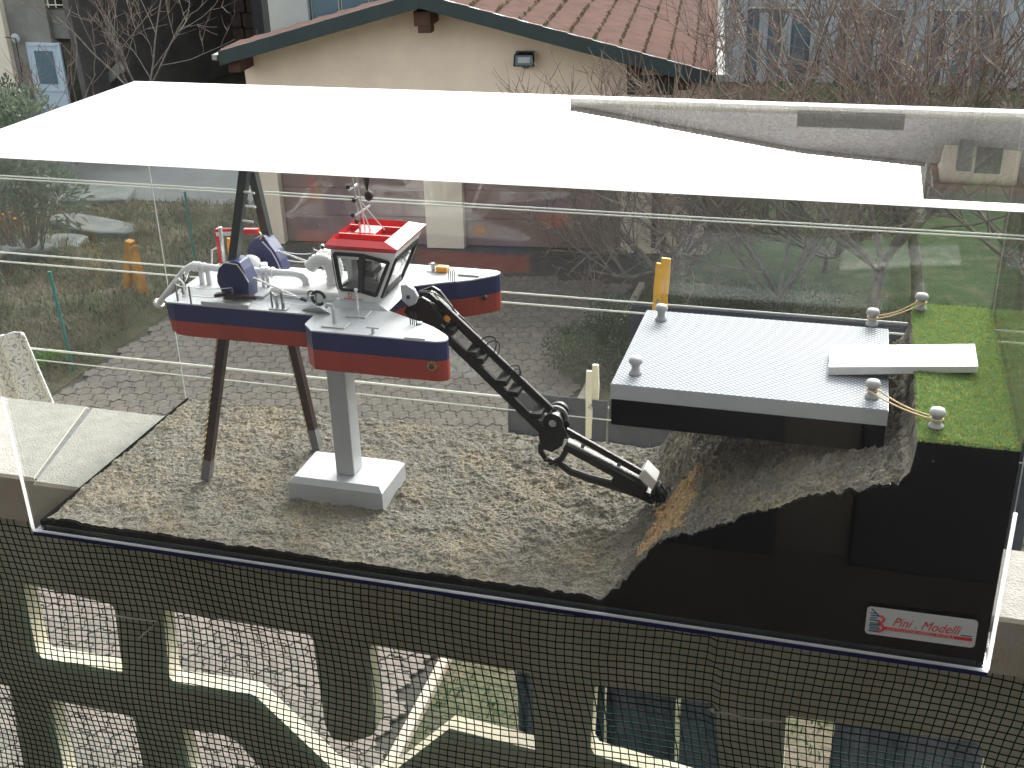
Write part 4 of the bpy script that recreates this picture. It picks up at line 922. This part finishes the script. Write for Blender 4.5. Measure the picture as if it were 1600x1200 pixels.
# red roof tray with cross members and hatch
z0r, z1r = .3722, .3795
RO = [(.3935, .1500), (.4900, .1500), (.4900, .2540), (.3935, .2540)]; RI = [(.3985, .1600), (.4700, .1600), (.4700, .2440), (.3985, .2440)]
rb = MB(); z2r = .3850
outer0 = [(p[0], p[1], z0r) for p in [(.3950, .1560), (.4850, .1560), (.4850, .2490), (.3950, .2490)]]
outer1 = [(p[0], p[1], z1r) for p in RO]; top = [(p[0], p[1], z2r) for p in RI]; inn = [(p[0]+.0012*(1 if p[0] < .43 else -1), p[1]+.0012*(1 if p[1] < .2 else -1), z1r-.002) for p in RI]
rb.add(outer0+outer1+top+inn, [(3,2,1,0)]+[(i, (i+1) % 4, 4+(i+1) % 4, 4+i) for i in range(4)]+[(4+i, 4+(i+1) % 4, 8+(i+1) % 4, 8+i) for i in range(4)]+[(8+i, 8+(i+1) % 4, 12+(i+1) % 4, 12+i) for i in range(4)]+[(12, 13, 14, 15)])
rf_ = dr.part(rb, 'cabin_roof', M['brightred'])
for yy in (.1830, .2180): dr.part(MB().box((.4000, yy-.0012, z1r-.0018), (.4685, yy+.0012, z2r)), 'roof_rib', M['brightred'], rf_)
dr.part(MB().bbox((.4180, .1855, z1r-.0018), (.4460, .2155, z2r+.001), .001), 'roof_hatch', M['brightred'], rf_)
q_ = Vector((.3915, .1515, .3775)); dr.part(MB().tube([q_, q_+Vector((0, -.004, 0))], .0028, 10), 'horn', M['white'], rf_); dr.part(MB().tube([q_+Vector((.001, -.0042, 0)), q_+Vector((.001, -.0052, 0))], .0018, 10), 'horn_mouth', M['black'], rf_)
# mast with yards, lights, stays
YM = .200; mt = PY(549, 264, YM); mb_ = PY(565, 371, YM)
mast = dr.part(MB().tube([mb_, mt+Vector((-.001, 0, .004))], [.0017, .0012], 7), 'mast', M['steelrod'])
dr.part(MB().tube([mb_+Vector((.004, .006, 0)), PY(555, 262, YM+.006)], .0010, 6), 'mast', M['steelrod'])
for a, c in (((545, 297), (559, 287)), ((555, 337), (578, 321))): dr.part(MB().tube([PY(*a, YM-.010), PY(*c, YM+.012)], .0016, 6), 'yard', M['white'], mast)
for px, py in ((544, 292), (553, 313), (551, 336), (557, 346)): q_ = PY(px, py, YM-.008); dr.part(MB().ball(q_, .0030).tube([q_, q_+Vector((.004, .004, 0))], .0009, 5), 'mast_light', M['black'], mast)
for a, c in (((560, 311), (583, 371)), ((562, 313), (601, 359))): dr.part(MB().tube([PY(*a, YM), PY(*c, YM+.0)], .0009, 5), 'stay', M['white'], mast)
# black day shapes hung beside the mast
dsh = PY(572, 281, YM+.01); dr.part(MB().lathe(dsh, [(.0002, -.016), (.0045, 0), (.0040, .009), (.0012, .013)], 4), 'day_shape', M['black'], mast)
q_ = PY(576, 306, YM+.01); dr.part(MB().ball(q_, .0058, sq=(1, .8, 1.15)), 'day_shape', M['black'], mast)
dr.part(MB().tube([dsh+Vector((0, 0, .02)), q_], .0003, 4), 'halyard', M['black'], mast)
# D badge on the cabin
me = text_mesh('D', .009, .0003); me.transform(Matrix.Translation((.414, YN-.0012, .3078)) @ Matrix.Rotation(R(90), 4, 'X')); me.transform(dr.off); me.materials.clear(); me.materials.append(M['inkred'])
o = bpy.data.objects.new('badge_letter', me); COL.objects.link(o); o.parent = cabn
bb_ = MB()
for k in range(11): bb_.box((.4085+k*.0024, YN-.0011, .3050), (.4100+k*.0024, YN-.0004, .3064))
dr.part(bb_, 'badge_print', M['inkred'], cabn)
# black gap well between the sponsons at the ladder root
dr.part(MB().yprism([xz(px, py, YC) for px, py in ((640, 478), (648, 462), (668, 455), (680, 462), (700, 488), (690, 520), (660, 500))][::-1], YC-.022, YC-.017), 'ladder_root', M['black'], bevel=.001)
dr.part(MB().yprism([xz(px, py, YC) for px, py in ((640, 478), (648, 462), (668, 455), (680, 462), (700, 488), (690, 520), (660, 500))][::-1], YC+.017, YC+.022), 'ladder_root', M['black'], bevel=.001)
def beam(a, c, yo, wy, wz, nm, m='black', parent=None):
    return dr.part(MB().bar(PY(*a, YC+yo), PY(*c, YC+yo), wy, wz), nm, M[m], parent, bevel=.0008)
for s_ in (-1, 1):
    beam((666, 495), (858, 682), s_*.017, .005, .0118, 'ladder_side_beam')
    beam((683, 470), (862, 640), s_*.011, .005, .0085, 'ladder_top_beam')
beam((672, 462), (712, 498), -.004, .014, .012, 'ladder_sleeve')
beam((670, 458), (752, 540), .004, .012, .008, 'luffing_cylinder'); beam((752, 540), (860, 645), .003, .006, .005, 'cylinder_rod', 'darkgreen')
for t in (0, .16, .36, .42, .62, .72, .92):
    a = PY(672+t*180, 495+t*172, YC-.019); q_ = Vector((a.x, a.y+.019, a.z+.003)); dr.part(MB().bar(q_-Vector((0, .020, 0)), q_+Vector((0, .020, 0)), .014, .007), 'ladder_cross_member', M['blackm'])
for (a, c) in (((743, 556), (760, 571)), ((764, 576), (776, 588)), ((782, 600), (800, 622)), ((795, 613), (842, 660))):
    beam((a[0]-2, a[1]+2), (c[0]-2, c[1]+2), -.0155, .0016, .0016, 'polished_rod', 'steelrod')
for cx_, cy_2, rr in ((763, 540, .013), (770, 545, .011), (803, 582, .010), (806, 586, .008)):
    c_ = PY(cx_, cy_2, YC-.01); dr.part(MB().tube([c_+Vector((rr*math.cos(a)*.8, .004*math.sin(a*2), rr*math.sin(a))) for a in [R(-60+k*22) for k in range(12)]], .0008, 5), 'hydraulic_hose', M['black'])
for k, (p0, p1, p2) in enumerate((((640, 476), (665, 455), (690, 488)), ((628, 480), (662, 462), (700, 505)), ((655, 455), (690, 450), (720, 500)), ((650, 458), (680, 452), (705, 480)), ((700, 478), (730, 500), (758, 536)))):
    dr.part(MB().tube(arc(PY(*p0, YC-.02+.008*k), PY(*p1, YC-.018+.008*k), PY(*p2, YC-.018+.008*k)), .0010, 5), 'hydraulic_hose', M['black'])
q_ = PY(697, 496, YC-.012); dr.part(MB().tube([q_, q_+Vector((.004, -.004, -.001))], .0036, 10), 'amber_lamp', M['orange'])
# knee joint
kc = PY(869, 651, YC); 
for s_ in (-1, 1): dr.part(MB().tube([kc+Vector((0, s_*.014, 0)), kc+Vector((0, s_*.019, 0))], .0132, 24), 'knee_disc', M['black'])
dr.part(MB().tube([kc+Vector((.0140*math.cos(a), 0, .0140*math.sin(a))) for a in [R(125-k*12) for k in range(13)]], .0026, 4), 'knee_guard', M['tipgrey'])
dr.part(MB().tube([kc+Vector((0, -.02, 0)), kc+Vector((0, .02, 0))], .005, 12), 'knee_pin', M['steelrod'])
for s_ in (-1, 1):
    pl = [xz(px, py, YC) for px, py in ((854, 642), (876, 648), (888, 668), (882, 690), (866, 700), (850, 694), (845, 674))]
    dr.part(MB().yprism(pl[::-1], YC+s_*.011-.002, YC+s_*.011+.002), 'knee_plate', M['black'], bevel=.0008)
dr.part(MB().tube([PY(px, py, YC) for px, py in ((846, 692), (845, 705), (853, 716), (866, 722), (878, 716), (886, 702))], .0042, 8), 'knee_yoke', M['black'])
for px, py in ((853, 719), (861, 724), (869, 726)): q_ = PY(px, py, YC-.004); dr.part(MB().ball(q_, .0028), 'yoke_bolt', M['black'])
# cutter arm
for s_ in (-1, 1):
    beam((884, 672), (1012, 744), s_*.007, .005, .0078, 'arm_top_beam'); 
beam((884, 693), (1012, 762), 0, .020, .0095, 'arm_main_beam')
dr.part(MB().tube([PY(px, py, YC) for px, py in ((872, 722), (890, 736), (920, 747), (960, 758), (1006, 772))], [.0045, .0052, .0055, .0065, .0075], 8), 'arm_lower_tube', M['black'])
beam((958, 745), (1020, 776), 0, .018, .014, 'arm_gear_case')
for px, py in ((910, 698), (967, 727)): q_ = PY(px, py, YC-.012); dr.part(MB().tube([q_, q_+Vector((0, .02, 0))], .0028, 8), 'arm_roller', M['tipgrey'])
dr.part(MB().yprism([xz(px, py, YC-.014) for px, py in ((1007, 733), (1026, 752), (1019, 766), (997, 745))][::-1], YC-.015, YC+.012), 'arm_end_cap', M['white'], bevel=.001)
# cutter head: hub with spiral blades and picks
hc = PY(1030, 772, YC-.004); ax = (PY(1035, 778, YC)-PY(1012, 762, YC)).normalized(); Tm = ax.to_track_quat('Z', 'Y').to_matrix().to_4x4()
ch = dr.part(MB().lathe(hc-ax*.010, [(.012, 0), (.0125, .004), (.007, .008), (.005, .020)], 16, 0, Tm), 'cutter_head', M['blackm'])
for k in range(6):
    pts = []
    for t in range(7):
        a = k*math.pi/3+t*.22; rr = .0125-.0075*(t/6)**1.5; pts.append(hc-ax*.010+Tm @ Vector((rr*math.cos(a), rr*math.sin(a), .001+t*.0034)))
    dr.part(MB().tube(pts, .0017, 5), 'cutter_blade', M['black'], ch)
    for t in (1, 3, 5): 
        p_ = pts[t]; out = (p_-(hc-ax*.010+ax*(.001+t*.0034))).normalized(); dr.part(MB().tube([p_, p_+out*.0035+ax*.002], [.0014, .0004], 5), 'cutter_pick', M['blackm'], ch)
dr.part(MB().tube([PY(1004, 770, YC-.01), PY(1008, 781, YC-.01), PY(1018, 786, YC-.01), PY(1024, 780, YC-.01)], .0022, 6), 'cutter_guard', M['black'])

# ================================================================== FLOATING PLATFORM
PX0, PX1, PY0, PY1, PT = .764, 1.073, .101, .338, .2505
pn = Grp('floating_platform', (.92, .22, .21), 'square silver tread-plate barge with black lower half moored at the grassed quay', 'barge')
m = mat('treadplate', (.5, .5, .5), .6, .0, spec=.1); n = m.node_tree; P_ = n.nodes['Principled BSDF']
tcn = n.nodes.new('ShaderNodeTexCoord'); mp = n.nodes.new('ShaderNodeMapping'); mp.inputs['Rotation'].default_value = (0, 0, R(45)); mp.inputs['Scale'].default_value = (200, 200, 200)
vo = n.nodes.new('ShaderNodeTexVoronoi'); vo.inputs['Randomness'].default_value = 0; vo.inputs['Scale'].default_value = 1
rp = n.nodes.new('ShaderNodeValToRGB'); rp.color_ramp.elements[0].color = (.50, .515, .53, 1); rp.color_ramp.elements[1].color = (.17, .19, .22, 1); rp.color_ramp.elements[0].position = .30; rp.color_ramp.elements[1].position = .55
bp = n.nodes.new('ShaderNodeBump'); bp.invert = True; bp.inputs['Strength'].default_value = .6; bp.inputs['Distance'].default_value = .0008
n.links.new(tcn.outputs['Object'], mp.inputs[0]); n.links.new(mp.outputs[0], vo.inputs[0]); n.links.new(vo.outputs['Distance'], rp.inputs[0]); n.links.new(rp.outputs[0], P_.inputs['Base Color']); n.links.new(vo.outputs['Distance'], bp.inputs['Height']); n.links.new(bp.outputs[0], P_.inputs['Normal'])
pn.part(MB().box((PX0, PY0, .2325), (PX1, PY1, PT)), 'upper_hull', M['silver'])
pn.part(MB().box((PX0+.0008, PY0+.0008, .1985), (PX1-.0008, PY1-.0008, .2323)), 'lower_hull', M['blackpanel'])
pn.part(MB().box((PX0+.0006, PY0+.0006, PT+.0002), (PX1-.0006, PY1-.0006, PT+.0011)), 'tread_plate', m)
bprof = [(.0078, 0), (.0078, .002), (.0056, .004), (.0048, .009), (.0052, .012), (.0080, .0145), (.0086, .017), (.0070, .0205), (.002, .022)]
def bollard(x, y, z, label):
    o = MB().lathe((0, 0, 0), bprof, 20).build('mooring_bollard', M['bollard'], smooth=True); o.location = (x, y, z); return tag(o, label, 'bollard', 'small grey mooring bollards')
def bl(px, py, z): q_ = PZ(px, py, z); return q_.x, q_.y
PTT = PT+.0011
B1 = bl(1033, 500, PTT); B2 = bl(1362, 507, PTT); B3 = bl(993, 584, PTT); B4 = bl(1362, 621, PTT)
for p_, lab in ((B1, 'grey bollard at the far left corner of the silver platform'), (B2, 'grey bollard at the far right corner of the silver platform, roped to the quay'),
                (B3, 'grey bollard at the near left corner of the silver platform'), (B4, 'grey bollard at the near right corner of the silver platform, roped to the quay')): bollard(p_[0], p_[1], PTT, lab)
S1 = bl(1438, 483, .2675); S2 = bl(1462, 667, .2675)
bollard(S1[0], S1[1], .2675, 'grey bollard on the far end of the grassed quay'); bollard(S2[0], S2[1], .2675, 'grey bollard on the near end of the grassed quay')
def rope(a, az, c, cz, lab):
    A, C = Vector((*a, az+.010)), Vector((*c, cz+.010)); d = (C-A).normalized(); s_ = Vector((-d.y, d.x, 0))*.0058; b = MB()
    for sg in (-1, 1): b.tube([(A+s_*sg).lerp(C+s_*sg*.9, t)-Vector((0, 0, .006*4*t*(1-t)*(1 if sg > 0 else .6))) for t in [i/10 for i in range(11)]], .00095, 6)
    for cc, sg in ((A, -1), (C, 1)): b.tube([cc+d*sg*0+Vector((.0062*math.cos(a_), .0062*math.sin(a_), 0)) for a_ in [2*math.pi*k/16 for k in range(17)]], .0011, 5)
    tag(b.build('mooring_rope', M['rope'], smooth=True), lab, 'rope', 'tan mooring ropes')
rope(B2, PTT, S1, .2675, 'tan double rope from the far right platform bollard to the quay')
rope(B4, PTT, S2, .2675, 'tan double rope from the near right platform bollard to the quay')
gw = Grp('gangway', (1.09, .22, .27), 'white ribbed gangway board bridging the silver platform and the grassed quay', 'gangway')
a_ = [PZ(1297, 568, .2625), PZ(1297, 533, .2625), PZ(1526, 544, .2795), PZ(1528, 578, .2795)]
x0g, x1g = (a_[0].x+a_[1].x)/2, (a_[2].x+a_[3].x)/2; y0g, y1g = (a_[0].y+a_[3].y)/2, (a_[1].y+a_[2].y)/2
b = MB().add([(x0g, y0g, .2518), (x1g, y0g, .2715), (x1g, y1g, .2715), (x0g, y1g, .2518), (x0g, y0g, .2625), (x1g, y0g, .2795), (x1g, y1g, .2795), (x0g, y1g, .2625)], ((0,3,2,1),(4,5,6,7),(0,1,5,4),(1,2,6,5),(2,3,7,6),(3,0,4,7)))
gw.part(b, 'board', M['white'], bevel=.0006)
for k in range(12):
    t = .40+k*.048; x = x0g+(x1g-x0g)*t; z = .2625+(.2795-.2625)*t
    gw.part(MB().box((x-.0009, y0g+.004, z-.0001), (x+.0009, y1g-.004, z+.0009)), 'tread_rib', M['white'])

# ================================================================== VEGETATION
def tree(name, base, H, spread, seed, label, nl=5, lean=(0, 0), r0=.06, dens=1.0, low=.25, cat='tree', group=None, tmin=.0065):
    r = random.Random(seed); g = Grp(name, base, label, cat, group)
    tw = MB(); lm = MB()
    def branch(p, d, ln, rad, lev):
        pts = [p.copy()]; dd = d.normalized(); seg = 5 if lev < 2 else 4
        for i in range(seg):
            dd = (dd+Vector((r.uniform(-1, 1), r.uniform(-1, 1), r.uniform(-.5, .9)))*(.20 if lev < 2 else .17)+Vector((0, 0, .05))).normalized()
            pts.append(pts[-1]+dd*ln/seg)
        rs = [rad*(1-.6*i/seg) for i in range(seg+1)]
        (lm if lev < 2 else tw).tube(pts, rs, 6 if lev < 2 else 4, cap=False)
        if lev >= 3: return
        nb_ = int({0: 7, 1: 6, 2: 5}[lev]*dens+.5)
        for k in range(nb_):
            t = r.uniform(.2, 1); i = min(int(t*seg), seg-1); q = pts[i].lerp(pts[i+1], t*seg-i)
            ax_ = (pts[i+1]-pts[i]).normalized(); o_ = ax_.orthogonal().normalized(); o_.rotate(Matrix.Rotation(r.uniform(0, 6.28), 3, ax_))
            nd = (ax_*r.uniform(.4, .9)+o_*r.uniform(.5, 1)+Vector((0, 0, .2))).normalized()
            branch(q, nd, ln*r.uniform(.38, .62)*(1.25 if lev == 0 else 1), max(rad*.55*(1-.4*t), tmin), lev+1)
    b0 = Vector(base); trunk = [b0]; th_ = low*H; d = Vector((lean[0], lean[1], 1)).normalized()
    for i in range(4): d = (d+Vector((r.uniform(-.12, .12), r.uniform(-.12, .12), 0))).normalized(); trunk.append(trunk[-1]+d*th_/4)
    g.part(MB().tube(trunk, [r0*1.25, r0*1.05, r0, r0*.9, r0*.85], 9), 'trunk', M['bark'], smooth=True)
    for k in range(nl):
        a = 2*math.pi*(k+r.uniform(-.3, .3))/nl; el = r.uniform(.45, 1.3) if k else 1.6
        branch(trunk[-1]-d*r.uniform(0, th_*.25), Vector((math.cos(a)*spread/H*1.3, math.sin(a)*spread/H*1.3, el*.75)), (H-th_)*r.uniform(.65, .95), r0*.62, 0)
    g.part(lm, 'limbs', M['bark'], smooth=True); o = g.part(tw, 'twigs', M['twig']); tag(o, kind='stuff')
    return g
G2 = lambda px, py: tuple(PZ(px, py, GZ))
grp = 'bare fruit trees in the garden'
tree('bare_tree', G2(1035, 455), 2.45, 2.9, 3, 'bare tree behind the yellow peg whose low branches spread over the paving', 10, r0=.05, low=.12, dens=.95, group=grp)
tree('bare_tree', G2(1360, 505), 4.2, 2.6, 5, 'bare tree with twin dark trunk right of the silver platform centre', 6, r0=.07, low=.2, group=grp, dens=.72, tmin=.008)
tree('bare_tree', G2(1432, 480), 4.6, 2.4, 8, 'pale-trunked bare tree rising just behind the far quay bollard', 6, r0=.075, low=.24, group=grp, dens=.72, tmin=.008)
tree('bare_tree', G2(1215, 500), 3.6, 2.2, 12, 'bare bush-like tree directly behind the silver platform', 7, r0=.045, low=.1, group=grp, dens=.9)
tree('bare_tree', G2(1290, 425), 2.3, 2.6, 44, 'low wide bare tree on the lawn between the silver platform and the lid edge', 8, r0=.045, low=.12, group=grp, dens=.95)
tree('bare_tree', G2(1590, 500), 3.8, 2.2, 16, 'bare tree at the right border beyond the clear case side', 6, r0=.05, low=.2, group=grp, dens=.85)
tree('bare_tree', (1.4, 20.5, GZ), 4.4, 2.3, 21, 'bare tree on the lawn with branches crossing the grey wall middle', 5, r0=.06, low=.26, group=grp, dens=.6, tmin=.010)
tree('bare_tree', (-.1, 22.5, GZ), 3.8, 1.9, 25, 'bare tree beside the garage roof corner in front of the grey wall', 5, r0=.055, low=.26, group=grp, dens=.6, tmin=.010)
tree('bare_tree', (3.6, 19.5, GZ), 4.4, 2.2, 29, 'bare tree at the far right in front of the grey wall', 5, r0=.055, low=.26, group=grp, dens=.6, tmin=.010)
tree('bare_tree', (-12.6, 19.3, GZ), 3.9, 1.3, 33, 'slim bare tree in front of the dark barn beside the roof edge', 5, r0=.04, low=.3, group=grp, dens=.55)
tree('bare_tree', (-13.7, 18.6, GZ), 2.6, 1.0, 38, 'small bare sapling in front of the dark barn opening', 4, r0=.025, low=.2, group=grp, dens=.45)

def leaves(mb, c, rad, n, ln, wd, r, mi=0, up=.3):
    for i in range(n):
        v = Vector((r.gauss(0, 1), r.gauss(0, 1), r.gauss(0, 1))).normalized()*(r.random()**.4)
        p = Vector(c)+Vector((v.x*rad[0], v.y*rad[1], v.z*rad[2]))
        d = (v+Vector((r.uniform(-.7, .7), r.uniform(-.7, .7), r.uniform(-.4, .8)+up))).normalized(); s_ = d.orthogonal().normalized(); s_.rotate(Matrix.Rotation(r.uniform(0, 6.28), 3, d))
        l = ln*r.uniform(.6, 1.2); w_ = wd*r.uniform(.7, 1.2)
        mb.add([p, p+d*l*.5+s_*w_, p+d*l-Vector((0, 0, l*.15)), p+d*l*.5-s_*w_], ((0, 1, 2, 3),), mi)
def shrub(name, base, clumps, ln, wd, m, label, seed, cat='shrub', stems=6):
    r = random.Random(seed); g = Grp(name, base, label, cat); mb = MB(); st_ = MB()
    for (dx, dy, dz, rx, rz, n) in clumps:
        c = Vector(base)+Vector((dx, dy, dz)); leaves(mb, c, (rx, rx, rz), n, ln, wd, r)
        for k in range(stems):
            e_ = c+Vector((r.uniform(-.7, .7)*rx, r.uniform(-.7, .7)*rx, r.uniform(-.2, .6)*rz)); b0 = Vector(base)+Vector((dx*.3, dy*.3, 0)); st_.tube([b0, b0.lerp(e_, .5)+Vector((r.uniform(-.05, .05), 0, .05)), e_], [.014, .009, .004], 4)
    g.part(st_, 'stem', M['bark']); o = g.part(mb, 'foliage', M[m]); tag(o, kind='stuff'); return g
shrub('evergreen_bush', G2(935, 590), [(0, 0, .35, .55, .32, 2600), (.4, .2, .45, .45, .35, 2200), (-.3, .1, .3, .4, .28, 1800), (.1, .4, .6, .35, .3, 1500)], .05, .010, 'leafdark', 'low dark evergreen bush at the paving edge left of the silver platform', 3)
shrub('oleander', (-10.9, 13.3, GZ), [(0, 0, 1.5, .7, .6, 620), (-.6, .2, 1.1, .7, .7, 620), (.5, .1, 1.0, .5, .5, 420), (.1, .3, 2.1, .5, .45, 420), (-.7, 0, 2.0, .6, .5, 420), (-1.2, .2, 1.6, .6, .6, 420)], .22, .02, 'leafgrey', 'tall oleander with long grey-green leaves at the left edge behind the case', 5, stems=9)
shrub('garden_shrub', (-15.3, 18.6, GZ), [(0, 0, .9, .6, .5, 600), (.3, 0, 1.3, .35, .4, 300)], .16, .02, 'leafgrey', 'small leafy shrub before the barn door above the case corner', 9)
shrub('green_weed', G2(78, 575), [(0, 0, .08, .28, .1, 500)], .08, .012, 'leafbright', 'bright green weed clump beside the teal stake at lower left', 11, stems=3)
shrub('privet_bush', G2(1250, 505), [(0, 0, .2, .9, .22, 2200), (-.7, .1, .2, .6, .2, 1600)], .05, .010, 'leafdark', 'low green ground bush behind the silver platform', 15)
# grass and litter on the soil bank and the lawn
def scatter(name, x0, x1, y0, y1, n, hmin, hmax, m, seed, label, amp=.0, wd=.006):
    r = random.Random(seed); b = MB()
    for i in range(n):
        x, y = r.uniform(x0, x1), r.uniform(y0, y1)
        dn = noise.noise(Vector((x*.8, y*.8, seed)))
        if dn < r.uniform(-.5, .2): continue
        z = GZ-.02+amp*max(0, noise.fractal(Vector((x*.9, y*.9, 3)), 1, 2, 5)+.6)
        h = r.uniform(hmin, hmax); a = r.uniform(0, 6.28); l = r.uniform(.3, 1.1)*h
        b.add([(x-wd*math.cos(a), y-wd*math.sin(a), z), (x+wd*math.cos(a), y+wd*math.sin(a), z), (x+l*math.cos(a+1.5), y+l*math.sin(a+1.5), z+h)], ((0, 1, 2),))
    return tag(b.build(name, m), label, kind='stuff')
scatter('dry_grass', -13.5, -7.7, 8.5, 16.4, 42000, .03, .13, M['drygrass'], 2, 'dry brown grass and weeds on the soil bank', .22)
scatter('weeds', -13.5, -7.7, 8.5, 16.4, 14000, .03, .12, M['leafdark'], 7, 'dark green weeds on the soil bank', .22, .010)
scatter('lawn_grass', -1.3, 7, 10.5, 28.5, 60000, .03, .09, M['leafbright'], 4, 'green lawn grass under the bare trees', .0, .008)
scatter('hedge_litter', -1.6, 7, 4.5, 14.5, 30000, .03, .10, M['leafdark'], 6, 'dark weeds and leaf litter under the trees', .0, .012)
# stone slabs, stakes, trestle on the bank
def flat_rock(px, py, sx, sy, h, seed, label, rz=0):
    r = random.Random(seed); n_ = 11; pts = []
    for k in range(n_): a = 2*math.pi*k/n_; q = 1+r.uniform(-.16, .16); pts.append((sx*q*math.cos(a), sy*q*math.sin(a)))
    b = MB().add([(x, y, 0) for x, y in pts]+[(x, y, h*.8) for x, y in pts]+[(x*.9, y*.88, h+r.uniform(-.01, .01)) for x, y in pts], [(k, (k+1) % n_, n_+(k+1) % n_, n_+k) for k in range(n_)]+[(n_+k, n_+(k+1) % n_, 2*n_+(k+1) % n_, 2*n_+k) for k in range(n_)]+[tuple(range(2*n_, 3*n_))])
    o = b.build('stone_slab', M['rock'], bevel=.02); o.location = PZ(px, py, GZ+.0); o.location.z = GZ+.08; o.rotation_euler = (0, 0, rz); tag(o, label, 'stone slab', 'flat stone slabs on the soil bank')
flat_rock(75, 400, .62, .45, .16, 1, 'pale flat stone slab nearest the left edge on the soil bank', .3)
flat_rock(150, 366, .95, .35, .12, 2, 'long greenish flat stone slab in the middle of the soil bank', -.2)
flat_rock(110, 315, 1.3, .6, .12, 3, 'large grey flat stone slab highest up on the soil bank', .1)
def stake(p0, p1, y, label):
    a = PY(*p1, y); c = PY(*p0, y); tag(MB().tube([a, c], .018, 8).tube([c, c+Vector((0, 0, .03))], .022, 8).build('garden_stake', M['teal']), label, 'stake', 'teal garden stakes')
stake((78, 428), (117, 588), 9.9, 'long teal stake leaning on the soil bank at lower left')
stake((289, 302), (304, 402), 13.6, 'teal stake standing left of the dredger crane')
tr = Grp('trestle', tuple(PZ(210, 475, GZ)), 'weathered orange wooden trestle with two legs on the soil bank', 'trestle')
yT = tr.root.location.y
tr.part(MB().bar(PY(203, 376, yT), PY(199, 470, yT), .12, .10), 'leg', M['orangew'], bevel=.01); tr.part(MB().bar(PY(206, 384, yT), PY(228, 476, yT-.1), .12, .10), 'leg', M['orangew'], bevel=.01)
fp = PZ(25, 372, GZ); tag(MB().lathe((0, 0, 0), [(.14, 0), (.20, .32), (.22, .33), (.22, .38), (.18, .38), (.17, .30)], 18).build('flower_pot', M['orangew']), 'orange clay pot under the oleander at the left edge', 'flower pot').location = fp
